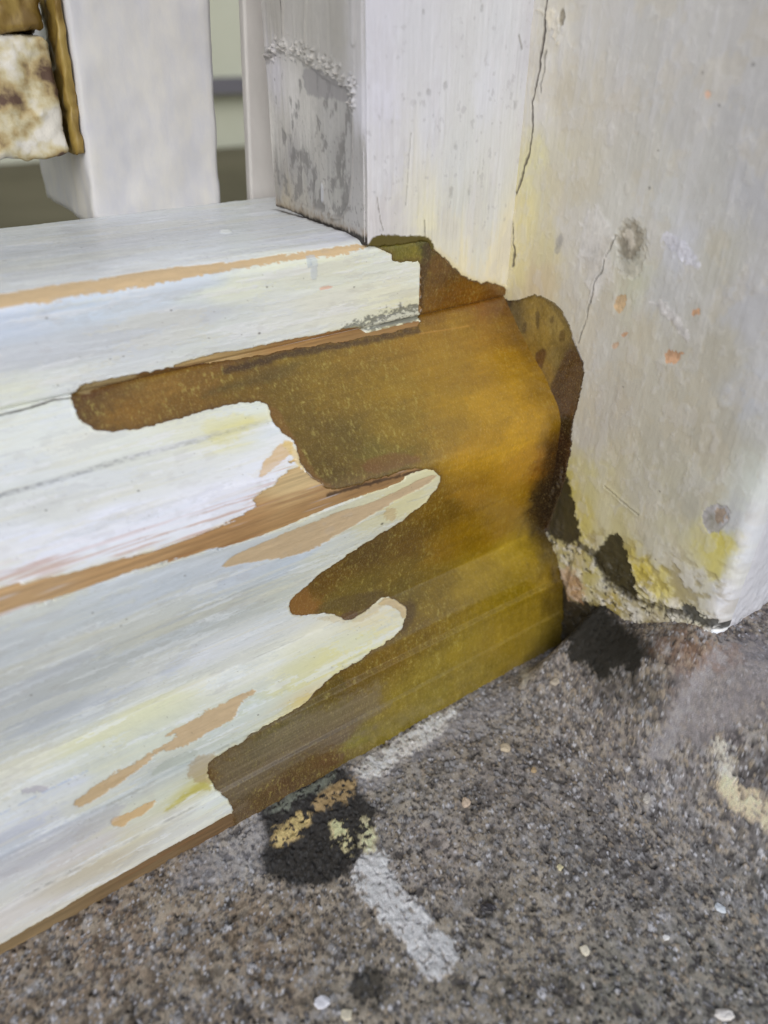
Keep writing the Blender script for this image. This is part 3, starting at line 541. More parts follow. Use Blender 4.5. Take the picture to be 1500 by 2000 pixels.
    wc = lin(field(wx, s, [on_rail(p) for p in ((50, 1170), (250, 1095), (450, 1030), (560, 950), (620, 985), (720, 950), (600, 660), (750, 640), (400, 700))] + [on_rail((60, 1828)), on_rail((250, 1715)), on_rail((430, 1610))],
             [(192, 148, 112), (182, 136, 98), (174, 126, 86), (208, 170, 130), (176, 130, 90), (156, 112, 76), (172, 126, 84), (156, 114, 76), (186, 148, 106), (142, 112, 84), (130, 100, 74), (120, 88, 62)], .4, 1.0)) / ZF[:, :] * np.array([.92, 1.04, .97], F32)
    wc *= (1 + .20 * g2 + .08 * fbm(x / 8, s / .5, 193, 2))[..., None]
    k = sst(.3, .7, fbm(x / 40, s / 1.5, 194, 3)); wc = mixc(wc, k * .35, lin((132, 84, 48)))
    d, t = ldist(x, s, Rr((640, 968), (700, 950), (780, 930), (846, 912))); wc = mixc(wc, sst(1.0, .2, d + .5 * rag) * .8, lin((52, 36, 26)))
    k = sst(.5, .75, fbm(x / 30, s / .7, 195, 3)) * (s > s_of_z(118)) * (s < s_of_z(95)); wc = mixc(wc, k * .6, lin((214, 210, 214)))
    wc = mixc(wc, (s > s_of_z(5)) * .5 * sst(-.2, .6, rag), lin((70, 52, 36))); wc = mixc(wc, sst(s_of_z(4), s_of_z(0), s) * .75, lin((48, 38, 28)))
    show = (dWood > -1.2) | (skin > .02) | ((np.abs(dR) < 1.5))
    wh = .10 * g2 - .05
    P = (B + N * wh[..., None]) / 1000
    grid_obj('timber_face', P, wc, WOOD, T, keep=show)
    # solid core behind the skins
    core = [(y_ + (1.0 if z_ < 150 else 1.0), z_ - 1.2) for y_, z_ in PF[::3]] + [(0.9 + .2, -3)] + [(150, -3), (150, 181.0)]
    core = np.array(core); n = len(core)
    V = [(xx / 1000, a / 1000, b / 1000) for xx in (-520, -.3) for a, b in core]
    import bmesh
    bm = bmesh.new(); vs = [bm.verts.new(v) for v in V]
    for i in range(n): j = (i + 1) % n; bm.faces.new((vs[i], vs[j], vs[n + j], vs[n + i]))
    bm.faces.new(vs[:n]); bm.faces.new(vs[n:][::-1]); bmesh.ops.recalc_face_normals(bm, faces=bm.faces[:])
    me = bpy.data.meshes.new('timber_body'); bm.to_mesh(me); bm.free(); me.materials.append(mat_plain('painted_timber_body', (196, 196, 196), .5, (208, 207, 204), (20, 300, 300), .2))
    o = bpy.data.objects.new('timber_body', me); COL.objects.link(o); o.parent = T
build_sill()

# ------------------------------------------------------------ CORNER POST
BODYP = mat_plain('painted_post_body', (190, 188, 186), .55, (204, 202, 199), (300, 300, 30), .25)
def build_post():
    T = thing('corner_post', 'square white painted post beside the big pillar, crusted grey paint on its left side', 'post')
    box('timber_body', (-68.6, 62.8, 160), (12, 127.6, 560), BODYP, T)
    # side facing the window
    ys = np.arange(61.2, 129.5, .36); zs = np.arange(180.5, 292, .36)
    y, z = np.meshgrid(ys, zs, indexing='ij'); L = lambda *p: [on_x(q, -69.5) for q in p]
    rag = fbm(y / 1.6, z / 1.6, 203, 4); run = fbm(y / 1.6, z / 22, 204, 3)
    cps = [((540, 30), (168, 163, 156)), ((600, 50), (176, 172, 166)), ((660, 60), (170, 166, 160)), ((700, 60), (190, 187, 188)), ((715, 200), (206, 204, 212)), ((540, 150), (196, 192, 196)), ((570, 180), (204, 200, 196)), ((600, 230), (196, 192, 186)), ((650, 240), (176, 173, 170)), ((560, 260), (188, 183, 176)),
           ((570, 300), (158, 154, 152)), ((620, 300), (176, 172, 166)), ((660, 300), (160, 157, 154)), ((550, 350), (150, 146, 142)), ((610, 350), (160, 157, 154)), ((660, 380), (168, 165, 160)), ((560, 395), (176, 166, 148)), ((600, 410), (172, 166, 156)), ((700, 300), (166, 163, 162)), ((705, 420), (176, 173, 172)), ((530, 250), (202, 198, 192))]
    c = lin(field(y + 1.5 * rag, z + 4 * run, [on_x(p, -69.5) for p, _ in cps], [k for _, k in cps], 1, .6)) / 1.06 * np.array([1, 1.02, 1.03], F32)
    c *= (1 + .05 * run + .03 * rag)[..., None]; h = .12 * run + .05 * rag
    # grime on the older paint below the crust
    lowp = sdf(y, z, L((528, 118), (545, 98), (575, 108), (600, 125), (650, 165), (690, 175), (692, 200), (690, 300), (688, 380), (675, 425), (655, 425), (640, 415), (545, 385), (535, 280)))
    k = sst(.05, .5, fbm(y / 4.0, z / 6.0, 211, 5) + .25 * rag - .22 + .012 * (225 - z)) * sst(-.5, 1, lowp); c = mixc(c, k * .68, lin((108, 106, 104))); h -= .12 * k
    k = sst(.35, .75, fbm(y / .9, z / 1.6, 212, 3)) * sst(232, 190, z); c = mixc(c, k * .5, lin((96, 94, 92)))
    edge = sst(.9, .1, np.abs(lowp)); h += .35 * sst(.4, -.5, lowp); c = mixc(c, edge * .22, lin((110, 106, 100)))
    d = sdf(y, z, L((590, 140), (610, 128), (650, 150), (680, 165), (688, 190), (680, 205), (650, 192), (615, 190), (598, 178))) ; k = sst(-.5, .6, d + .8 * rag); c = mixc(c, k * .7, lin((134, 132, 134)))
    d, t = ldist(y, z, L((528, 108), (542, 92), (560, 90), (600, 104), (640, 128), (665, 142), (692, 170), (690, 200))); crust = sst(4.2, .4, d + 1.8 * rag) * sst(-.35, .25, fbm(y / 2.3, z / 1.7, 214, 3))
    lump = fbm(y / .8, z / .8, 213, 3); h += crust * (.7 + 1.5 * lump); c = mixc(c, crust * sst(-.1, .5, -lump) * .6, lin((118, 114, 110))); c = mixc(c, crust * sst(.1, .5, lump) * .5, lin((200, 196, 190)))
    d = sdf(y, z, L((518, 95), (540, 96), (534, 118), (522, 128))); c = mixc(c, sst(-.4, .4, d + .4 * rag) * .6, lin((130, 126, 122)))
    # runs of paint
    for ln, w in ((L((692, -40), (694, 30), (694, 80)), 1.4), (L((690, 220), (691, 330), (684, 400), (668, 424), (650, 424), (643, 400)), .7), (L((632, 362), (632, 392)), 1.3), (L((555, 0), (556, 75)), .5), (L((600, 0), (598, 80)), .6)):
        d, t = ldist(y, z, ln); h += .45 * sst(w + .5, w - .4, d); c = mixc(c, sst(.5, .15, np.abs(d - w)) * .22, lin((120, 116, 112)))
    c = mixc(c, sst(1.5, .6, ldist(y, z, L((632, 364), (632, 388)))[0]) * .6, lin((202, 204, 210)))
    d, t = ldist(y, z, L((550, -10), (553, 30), (554, 78))); c = mixc(c, sst(.55, .1, d + .2 * rag) * .8, lin((60, 56, 52)))
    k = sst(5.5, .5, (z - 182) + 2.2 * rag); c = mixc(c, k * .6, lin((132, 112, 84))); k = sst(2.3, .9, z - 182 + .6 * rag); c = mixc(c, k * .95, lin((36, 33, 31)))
    P = np.stack([-69.5 - h - .3 + 2.0 * sst(62.9, 61.2, y) * .35, y, z], -1) / 1000
    grid_obj('side_paint', P, c, PAINTV, T)
    # front face, its paint breaking off in a ragged line above the resin
    xs = np.arange(-70.0, 2, .36); zs = np.arange(150, 292, .38)
    x, z = np.meshgrid(xs, zs, indexing='ij'); Fq = lambda *p: [on_y(q, 61.9) for q in p]
    rag = fbm(x / 1.4, z / 1.4, 223, 4); run = fbm(x / 1.3, z / 24, 224, 3); lo = fbm(x / 9, z / 18, 225, 3)
    cps = [((740, 50), (208, 206, 214)), ((820, 50), (206, 205, 210)), ((900, 50), (206, 205, 207)), ((980, 50), (206, 206, 210)), ((740, 200), (212, 210, 220)), ((850, 200), (208, 207, 212)), ((950, 180), (210, 210, 216)), ((1030, 100), (200, 199, 204)), ((760, 330), (212, 210, 214)), ((900, 300), (206, 206, 206)), ((980, 300), (206, 205, 206)),
           ((740, 420), (210, 205, 206)), ((800, 400), (214, 210, 196)), ((830, 440), (222, 216, 178)), ((900, 400), (206, 206, 200)), ((960, 400), (204, 204, 200)), ((880, 470), (214, 210, 190)), ((940, 480), (212, 210, 196)), ((900, 520), (224, 214, 170)), ((960, 520), (222, 212, 172)), ((980, 470), (214, 206, 176))]
    c = field(x + 3 * lo + 2 * rag, z + 5 * run + 5 * lo, [on_y(p, 61.9) for p, _ in cps], [k for _, k in cps], 1, .6); c[..., 2] += .3 * np.clip(c[..., 1] - c[..., 2], 0, 99); c = lin(c) / .90 * np.array([1, 1.03, 1.05], F32)
    k = sst(.15, .5, fbm(x / 7, z / 12, 228, 5)); c = mixc(c, k * .22, lin((196, 194, 200)) * 1.05); c *= (1 + .018 * run + .018 * lo)[..., None]
    h = .07 * run + .2 * lo + .03 * rag
    k = sst(.3, .55, fbm(x / 2.4, z / 26, 226, 3)); c = mixc(c, k * .22, lin((226, 226, 234))); h += .05 * k
    k = sst(.42, .75, fbm(x / 2.2, z / 2.6, 227, 4) - .004 * np.abs(z - 215)); c = mixc(c, k * .26, lin((150, 148, 154)))
    for ln, w, a in ((Fq((828, 430), (829, 465)), .45, .6), (Fq((802, 260), (797, 330), (792, 400)), .3, .3), (Fq((735, 385), (742, 430), (748, 450)), .3, .6), (Fq((1012, 70), (1018, 95)), .6, .5)):
        d, t = ldist(x, z, ln); k = sst(w, w * .3, d + .1 * rag); c = mixc(c, k * a, lin((112, 104, 92))); h -= .2 * k
    for px, py_, r in ((835, 180, 4), (868, 165, 4), (1016, 92, 3), (826, 23, 2), (888, 285, 5), (880, 378, 6), (915, 372, 4), (940, 15, 4), (1005, 205, 5)):
        a, b = on_y((px, py_), 61.9); d = np.hypot(x - a, (z - b) * .7) / (r * .25); c = mixc(c, sst(1.2, .3, d + .6 * rag) * .35, lin((130, 128, 130))); h -= .1 * sst(1, .2, d)
    jag = Fq((690, -600), (690, 466), (722, 482), (745, 480), (790, 476), (834, 470), (838, 474), (841, 486), (856, 494), (880, 518), (896, 534), (920, 548), (940, 554), (952, 551), (968, 555), (990, 566)) + [(20, on_y((990, 566), 61.9)[1]), (20, 420)]
    d0 = sdf(x, z, jag, 0) + .55 * rag
    c = mixc(c, sst(2.4, .2, d0) * (x > -46) * .5, lin((222, 204, 140)))
    c = mixc(c, sst(.5, .0, d0) * .8, lin((84, 62, 34)))
    dq = sdf(x, z, Fq((712, 500), (720, 466), (745, 457), (790, 461), (826, 457), (842, 470), (850, 500), (800, 510))) + .5 * rag; c = mixc(c, sst(-.3, .3, dq), lin((96, 86, 38)))
    ph = .5 * sst(-.4, .3, d0) + h * sst(0, 1, d0) - 1.2 * sst(.1, -.5, d0)
    rnd = .9 * sst(-68.8, -70.0, x)
    P = np.stack([x, 61.9 - ph + rnd, z], -1) / 1000
    grid_obj('front_paint', P, c, PAINTV, T, keep=ph > -.6, flip=True)
build_post()

# ------------------------------------------------------------ BIG PILLAR ON THE RIGHT
def build_pillar():
    T = thing('wall_pillar', 'broad cream and grey painted pillar with thin cracks and a stained crumbling foot', 'pillar')
    box('pillar_body', (1.6, -65.6, -5), (170, 200, 560), mat_plain('pillar_body', (186, 184, 186), .6, (200, 198, 196), (200, 200, 40), .3), T, .0062)
    ys = np.concatenate([np.arange(-67.6, 66, .40)]); zs = np.arange(-3, 296, .42)
    y, z = np.meshgrid(ys, zs, indexing='ij'); Wq = lambda *p: [on_x(q, 0) for q in p]
    rag = fbm(y / 1.6, z / 1.6, 303, 4); run = fbm(y / 1.5, z / 26, 304, 3); lo = fbm(y / 11, z / 16, 305, 3); med = fbm(y / 4, z / 5, 306, 3)
    cps = [((1080, 60), (206, 200, 192)), ((1150, 60), (196, 191, 188)), ((1250, 60), (193, 189, 188)), ((1350, 60), (192, 188, 188)), ((1450, 60), (188, 184, 185)), ((1060, 200), (208, 202, 196)), ((1110, 200), (196, 188, 176)), ((1200, 200), (194, 188, 184)), ((1350, 200), (190, 186, 186)), ((1450, 220), (184, 181, 184)),
           ((1040, 330), (214, 206, 168)), ((1080, 330), (200, 192, 172)), ((1140, 340), (198, 190, 176)), ((1250, 330), (192, 187, 181)), ((1380, 350), (186, 183, 183)), ((1470, 380), (182, 180, 186)), ((1020, 430), (214, 202, 158)), ((1060, 480), (204, 194, 160)), ((1100, 450), (198, 192, 186)), ((1150, 500), (196, 191, 188)), ((1200, 420), (200, 196, 192)), ((1320, 480), (196, 195, 204)), ((1280, 430), (196, 194, 194)),
           ((1400, 500), (186, 182, 176)), ((1470, 600), (186, 184, 190)), ((1010, 520), (212, 200, 158)), ((1050, 550), (202, 186, 158)), ((1120, 590), (194, 188, 178)), ((1180, 620), (194, 188, 180)), ((1240, 560), (192, 190, 174)), ((1260, 640), (192, 184, 170)), ((1300, 590), (190, 188, 190)), ((1400, 700), (182, 176, 166)), ((1300, 750), (184, 178, 168)),
           ((1170, 700), (192, 188, 184)), ((1200, 800), (186, 180, 172)), ((1300, 850), (182, 176, 165)), ((1400, 850), (178, 172, 162)), ((1150, 850), (188, 182, 174)), ((1140, 930), (194, 186, 146)), ((1250, 950), (184, 178, 165)), ((1350, 980), (180, 175, 164)), ((1470, 760), (190, 190, 198)),
           ((1110, 960), (186, 172, 100)), ((1130, 1010), (192, 178, 110)), ((1180, 1000), (196, 188, 160)), ((1200, 1040), (190, 180, 140)), ((1260, 1050), (188, 182, 168)), ((1300, 1090), (194, 188, 174)), ((1250, 1110), (204, 184, 88)), ((1290, 1150), (206, 190, 110)), ((1350, 1130), (198, 192, 180)), ((1390, 1100), (204, 192, 120)), ((1420, 1070), (204, 190, 100)), ((1400, 1160), (208, 206, 210)), ((1450, 1100), (214, 216, 220)),
           ((1440, 1010), (190, 190, 196)), ((1480, 960), (206, 208, 204)), ((1460, 1050), (212, 214, 220)),
           ((1110, 1100), (180, 168, 120)), ((1160, 1130), (182, 170, 110)), ((1200, 1180), (172, 152, 84)), ((1240, 1180), (200, 194, 186)), ((1280, 1210), (176, 164, 140)), ((1320, 1200), (204, 196, 180)), ((1120, 1140), (170, 136, 96)), ((1180, 1150), (200, 194, 176))]
    c = lin(field(y + 2.5 * lo + 1.2 * rag, z + 4 * med, [on_x(p, 0) for p, _ in cps], [k for _, k in cps], 1, .75, 3.3)) / .96 * np.array([1, 1.035, 1.02], F32)
    c *= (1 + .010 * run + .03 * lo + .012 * rag)[..., None]; h = .05 * run + .26 * lo + .08 * med + .03 * rag
    up = sst(150, 200, z)
    k = sst(.28, .6, fbm(y / 2.2, z / 30, 311, 3)) * up; c = mixc(c, k * .22, lin((210, 210, 216))); h += .05 * k
    k = sst(.1, .4, fbm(y / 7, z / 9, 312, 5) + .2 * rag); c = mixc(c, k * .24, lin((200, 190, 166))); h -= .08 * k
    k = sst(.2, .42, fbm(y / 5, z / 7, 313, 5)); c = mixc(c, k * .22, lin((206, 205, 208))); h += .08 * k
    k = sst(.35, .55, fbm(y / 3, z / 4, 314, 5)); c = mixc(c, k * .2, lin((214, 212, 208))); h += .08 * k
    fine = fbm(y / .7, z / .7, 307, 3)
    def patch(poly, col, am=1, dh=-.15, n=.5, w=.2, sm=1):
        nonlocal c, h
        d = sdf(y, z, Wq(*poly), sm) + n * (rag + .8 * med + .5 * fine); k = sst(-w, w, d); c = mixc(c, k * am, lin(col)[None, None] * (1 + .35 * rag + .3 * med)[..., None]); h = h + dh * k; return d
    patch(((1300, 684), (1318, 682), (1334, 688), (1328, 700), (1312, 710), (1298, 702)), (196, 158, 128), 1, n=.9)
    patch(((1352, 606), (1362, 605), (1366, 612), (1356, 620), (1350, 616)), (196, 158, 128), 1, n=.9)
    patch(((1196, 590), (1210, 572), (1226, 578), (1220, 600), (1204, 616)), (206, 176, 136), .85)
    patch(((1212, 650), (1226, 648), (1222, 660), (1214, 662)), (206, 164, 130), .9)
    patch(((1192, 672), (1210, 664), (1206, 676), (1196, 684)), (206, 170, 140), .7)
    patch(((1378, 178), (1388, 180), (1384, 192), (1378, 190)), (206, 166, 140), .8, n=.3)
    patch(((1200, 455), (1215, 432), (1235, 425), (1255, 440), (1262, 470), (1258, 515), (1240, 545), (1215, 540), (1202, 500)), (178, 175, 164), .7, -.35, 1.2, .7)
    patch(((1206, 465), (1222, 440), (1240, 436), (1252, 460), (1248, 500), (1230, 516), (1212, 510), (1204, 490)), (140, 132, 116), .75, -.5, 1.3, .8)
    patch(((1218, 452), (1230, 448), (1238, 470), (1228, 496), (1216, 490)), (196, 190, 180), .6, .3, 1.2, .8)
    patch(((1085, 470), (1095, 455), (1100, 470), (1090, 500), (1082, 495)), (150, 148, 148), .6, -.1, .6, .6)
    patch(((1290, 450), (1340, 470), (1368, 510), (1355, 530), (1330, 500), (1300, 490)), (204, 205, 218), .75, .08, 1.2, .5)
    patch(((1270, 585), (1300, 590), (1330, 630), (1350, 660), (1340, 672), (1310, 630), (1280, 605)), (206, 204, 206), .7, .08, 1, .5)
    patch(((1140, 410), (1170, 408), (1200, 470), (1190, 560), (1150, 580), (1130, 500)), (206, 204, 206), .35, .1, 2.5, 1)
    patch(((1380, 990), (1400, 985), (1424, 990), (1420, 1020), (1395, 1048), (1372, 1030), (1366, 1005)), (168, 166, 172), .8, -.3, .8)
    patch(((1395, 1000), (1412, 992), (1418, 1005), (1404, 1026), (1390, 1022)), (150, 128, 104), .7, -.1, .8)
    patch(((1040, 15), (1090, 25), (1100, 60), (1090, 90), (1080, 60), (1060, 30)), (214, 206, 186), .5, .25, 1.2)
    patch(((1094, 14), (1104, 18), (1102, 48), (1094, 54), (1090, 30)), (128, 118, 96), .75, -.4, .6)
    # cracks
    for ln, w, a in ((Wq((1152, 590), (1158, 560), (1165, 545), (1178, 520), (1190, 490), (1200, 460)), .30, .55), (Wq((1130, 670), (1140, 640), (1145, 612), (1152, 590)), .25, .5), (Wq((1055, 180), (1062, 130), (1066, 100)), .3, .5),
                     (Wq((1000, 520), (1006, 490), (1002, 455), (996, 400), (1010, 372), (1022, 330), (1036, 290), (1042, 250), (1040, 200), (1050, 150), (1064, 60), (1070, -40)), .55, .9),
                     (Wq((1100, 1062), (1150, 1078), (1180, 1105), (1230, 1140), (1262, 1168), (1300, 1185), (1340, 1195)), .45, .75), (Wq((1180, 950), (1215, 980), (1245, 1005)), .25, .35)):
        d, t = ldist(y + .7 * fbm(y / 5, z / 4, 351, 3), z, ln); ww = w * (.2 + 1.1 * vn(y * 0 + 3, z / 7.0, 352)) + .05; k = sst(ww + .2, ww * .35, d + .2 * rag); c = mixc(c, k * a, lin((74, 68, 62))); h -= .45 * k; h += .22 * sst(2.2, .3, d)
    for px, py_, r in ((1268, 367, 4), (1372, 142, 3), (1470, 126, 4), (1285, 294, 3), (1288, 960, 3), (1404, 206, 3), (1280, 1093, 3), (1330, 1175, 3), (1216, 756, 3)):
        a, b = on_x((px, py_), 0); c = mixc(c, sst(1, .3, np.hypot(y - a, z - b) / (r * .18)) * .7, lin((86, 80, 78)))
    for k_ in range(1):
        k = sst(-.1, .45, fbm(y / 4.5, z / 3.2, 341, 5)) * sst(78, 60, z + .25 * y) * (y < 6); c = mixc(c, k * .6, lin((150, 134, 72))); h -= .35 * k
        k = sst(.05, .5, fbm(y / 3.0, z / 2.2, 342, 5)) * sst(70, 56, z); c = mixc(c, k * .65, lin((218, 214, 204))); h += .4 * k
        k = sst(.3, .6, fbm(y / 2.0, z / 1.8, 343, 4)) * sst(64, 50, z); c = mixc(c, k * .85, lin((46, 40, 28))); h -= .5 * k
    # stained plaster above the foot, triangular hole
    d, t = ldist(y, z, Wq((1130, 1060), (1165, 1085), (1190, 1140), (1235, 1165), (1290, 1185), (1340, 1196))); k = sst(2.4, .2, d + 1.5 * rag + med); c = mixc(c, k * .8, lin((48, 42, 30))); h -= .5 * k
    d = patch(((1086, 960), (1100, 900), (1112, 960), (1128, 1030), (1130, 1058), (1112, 1068), (1080, 1050), (1050, 1040), (1060, 980)), (44, 36, 18), .95, -.75, 1.5, .9)
    d = patch(((1148, 1088), (1182, 1060), (1202, 1036), (1216, 1060), (1228, 1100), (1245, 1148), (1240, 1164), (1222, 1160), (1195, 1135)), (50, 44, 24), .97, -.75, 1.1, .6)
    d = patch(((1050, 1085), (1080, 1092), (1098, 1150), (1125, 1174), (1150, 1172), (1178, 1192), (1215, 1222), (1262, 1252), (1250, 1330), (1000, 1300)), (38, 32, 22), .95, -1.2, 2.4, 1.0)
    d = patch(((1095, 1110), (1120, 1112), (1145, 1140), (1140, 1172), (1118, 1175), (1100, 1140)), (176, 142, 108), .6, .2, 1.8, .7)
    d = patch(((1255, 1215), (1290, 1210), (1340, 1240), (1380, 1260), (1330, 1300), (1270, 1270)), (120, 106, 88), .7, -.5, 2.0, .8)
    base = sst(62, 58, z + .8 * rag) * (y < 2); h = h + .8 * base + base * 1.0 * sst(60, 36, z)
    # edge column of thick white paint at the pillar's corner, rounding into its front
    corner = sst(-60, -66, y); c = mixc(c, corner * .5 * sst(150, 90, z), lin((224, 226, 236)))
    h += corner * sst(130, 80, z) * .8 * fbm(y / 4, z / 5, 321, 3)
    ragb = sst(6, 0, z - 57 - 3 * rag) * (y < -50); k = ragb * sst(.0, .4, fbm(y / 2.2, z / 2.2, 322, 3)); c = mixc(c, k * .12, lin((120, 120, 120))); h -= .5 * k
    for pl in (((1335, 1182), (1352, 1186), (1372, 1204), (1398, 1222), (1392, 1230), (1365, 1222), (1340, 1206)), ((1395, 1226), (1430, 1236), (1420, 1250), (1398, 1244)), ((1360, 1236), (1390, 1244), (1402, 1262), (1380, 1258))):
        patch(pl, (56, 56, 54), .9, -1.0, 1.8, .4)
    patch(((1372, 1226), (1400, 1236), (1410, 1254), (1385, 1246)), (226, 230, 236), .9, .5, 1.0)
    h = np.maximum(h, -.75)
    rc_ = 6.0 - np.sqrt(np.clip(36 - np.clip(-61.6 - y, 0, 6.0) ** 2, 0, 36))
    P = np.stack([.2 - h + rc_, y, z], -1) / 1000
    grid_obj('side_paint', P, c, PAINTV, T, flip=False)
    # front of the pillar
    xs = np.arange(5.4, 120, .8); zs2 = np.arange(-3, 296, .8); x2, z2 = np.meshgrid(xs, zs2, indexing='ij')
    r2 = fbm(x2 / 3, z2 / 3, 331, 4); c2 = lin(np.broadcast_to(np.array([214, 215, 222.]), x2.shape + (3,))) * (1 + .04 * r2)[..., None]
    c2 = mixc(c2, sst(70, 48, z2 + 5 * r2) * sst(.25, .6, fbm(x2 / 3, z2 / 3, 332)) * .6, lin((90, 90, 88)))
    P2 = np.stack([x2, -67.5 + .9 * sst(9, 5.4, x2) - .5 * fbm(x2 / 8, z2 / 8, 333) - .5 * r2 * sst(100, 55, z2), z2], -1) / 1000
    grid_obj('front_paint', P2, c2, PAINTV, T, flip=True)
    # resin smeared over the side of the pillar beside the sill end
    sm = Wq((955, 540), (968, 556), (985, 585), (1010, 588), (1038, 574), (1060, 580), (1095, 600), (1115, 640), (1122, 668), (1132, 690), (1142, 715), (1138, 745), (1128, 790), (1116, 830), (1118, 870), (1108, 910), (1098, 950), (1088, 980), (1075, 1010), (1060, 1060), (1000, 1040), (940, 800), (930, 600))
    d = sdf(y, z, sm) + .5 * rag
    q = lin(field(y, z, [on_x(p, 0) for p in ((1000, 620), (1050, 610), (1090, 640), (1060, 660), (1040, 690), (1085, 700), (1070, 730), (1105, 740), (1120, 700), (1100, 800), (1090, 850), (1110, 830), (1080, 900), (1075, 960), (985, 600))],
            [(110, 94, 52), (138, 116, 54), (146, 126, 68), (142, 118, 52), (146, 116, 44), (126, 108, 58), (140, 112, 46), (78, 58, 28), (70, 56, 32), (86, 52, 24), (92, 44, 18), (60, 44, 22), (80, 44, 16), (48, 32, 14), (70, 62, 40)], 1, 1, 3.4)) * .98
    q *= (1 + .12 * rag)[..., None]
    def sp(poly, col, am, w=.4):
        nonlocal q
        dd = sdf(y, z, Wq(*poly)) + .35 * rag; q = mixc(q, sst(-w, w, dd) * am, lin(col))
    sp(((1044, 612), (1054, 604), (1054, 640), (1048, 645)), (86, 70, 34), .8); sp(((1074, 620), (1084, 616), (1082, 632), (1076, 632)), (86, 70, 34), .8)
    sp(((1020, 634), (1030, 628), (1028, 650), (1020, 654)), (84, 68, 34), .8); sp(((1092, 650), (1105, 640), (1106, 664), (1094, 668)), (84, 66, 34), .8)
    sp(((1044, 692), (1058, 680), (1070, 684), (1062, 712), (1050, 732)), (92, 60, 26), .9)
    sp(((1060, 900), (1085, 830), (1100, 800), (1122, 820), (1118, 870), (1108, 910), (1098, 950), (1088, 980), (1070, 1020), (1040, 1010)), (40, 28, 14), .85, 2.0)
    sp(((1072, 764), (1090, 720), (1110, 680), (1132, 690), (1142, 715), (1128, 790), (1105, 820), (1085, 800)), (66, 42, 22), .8, .8)
    sp(((955, 540), (975, 548), (1002, 566), (1000, 590), (990, 620), (996, 650), (980, 640), (960, 590)), (60, 50, 34), .8, 1.0); sp(((1060, 584), (1085, 590), (1110, 625), (1122, 668), (1112, 665), (1095, 620)), (92, 78, 40), .6, .6)  # first patch: shadow at the post joint, painted into the smear
    q = q * (1 + .18 * med + .12 * fine)[..., None]
    q = mixc(q, sst(1.2, .1, d) * .5, lin((58, 44, 24)))
    hh = h + .35 - 1.4 * sst(.1, -.5, d) + .1 * rag
    P = np.stack([.2 - hh, y, z], -1) / 1000
    grid_obj('resin_smear', P, q, RESIN, T, keep=d > -.35)
build_pillar()

# ------------------------------------------------------------ WINDOW PIECES BEHIND
def build_back():
    WH = mat_plain('baluster_paint', (198, 198, 202), .5, (210, 208, 204), (140, 140, 60), .3, lo=.35, hi=.65)
    T = thing('upright_bar', 'wide pale upright standing on the back edge of the sill, resin down its left edge', 'window bar')
    lump('painted_bar', (-139.5, 147, 178), (-87, 232, 480), WH, T, .7, .07, (20, 0), (30, 30, 120), 5, 1.6)
    OL = mat_plain('olive_resin', (112, 88, 38), .4, (156, 132, 68), (160, 160, 60), .3)
    lump('resin_edge', (-141.2, 148.6, 205), (-138.2, 168, 330), OL, T, 1.3, .16, (8.6, 0), (5, 8, 90), 3, .9)
    T2 = thing('rear_upright', 'narrow pale grey upright half hidden behind the corner post', 'window bar')
    box('painted_bar', (-72.5, 150, 170), (-20, 155, 560), mat_plain('rear_paint', (196, 193, 190), .55, (206, 203, 200), (60, 60, 30), .2), T2, .0012, (24, 0))
    # weathered crossbar end
    T3 = thing('crossbar', 'weathered horizontal bar with crumbling cream paint and olive resin on top', 'crossbar')
    PEEL = bpy.data.materials.new('peeling_cream_paint'); PEEL.use_nodes = True; n, l = PEEL.node_tree.nodes, PEEL.node_tree.links
    b = n['Principled BSDF']; tc = n.new('ShaderNodeTexCoord'); no = n.new('ShaderNodeTexNoise'); no.inputs['Scale'].default_value = 70; no.inputs['Detail'].default_value = 7
    cr = n.new('ShaderNodeValToRGB'); e = cr.color_ramp.elements
    e[0].position = .41; e[0].color = (*[float(v) for v in lin((96, 74, 60))], 1); e[1].position = .47; e[1].color = (*[float(v) for v in lin((176, 156, 112))], 1)
    k = e.new(.52); k.color = (*[float(v) for v in lin((200, 190, 156))], 1); k = e.new(.59); k.color = (*[float(v) for v in lin((214, 210, 200))], 1)
    l.new(tc.outputs['Object'], no.inputs['Vector']); l.new(no.outputs['Fac'], cr.inputs[0]); l.new(cr.outputs[0], b.inputs['Base Color']); b.inputs['Roughness'].default_value = .7
    bp = n.new('ShaderNodeBump'); bp.inputs['Distance'].default_value = .002; l.new(no.outputs['Fac'], bp.inputs['Height']); l.new(bp.outputs[0], b.inputs['Normal'])
    lump('bar_end', (-300, 150, 205), (-143.2, 182, 242), PEEL, T3, 1.6, .11, (1.5, 0), (150, 20, 40), 1, 2.5)
    lump('resin_top', (-300, 151.5, 242.6), (-141.5, 181, 256), OL, T3, 2.2, .09, (1, 0), (120, 20, 14), 2, 3)
    # far side: low yard and pale wall
    yard = mat_plain('yard_ground', (96, 90, 66), .9, (112, 106, 82), (3, 3, 3), .1)
    V = np.array([(-3000, 205, 60), (3000, 205, 60), (3000, 1290, 60), (-3000, 1290, 60)]) / 1000
    o = mesh_obj('yard', V, [[0, 1, 2, 3]], yard); o['kind'] = 'structure'
    g = thing('garden_wall', 'blurred pale green wall with one thin dark rail, seen far behind through the gap', 'wall')
    box('wall_face', (-3000, 1300, -100), (3000, 1360, 1500), mat_plain('pale_wall', (196, 198, 178), .8, (204, 206, 188), (2, 2, 2), .1), g, 0)
    box('dark_band', (-3000, 1270, 150), (3000, 1299, 176), mat_plain('dark_rail', (108, 106, 112), .7), g, 0)
build_back()

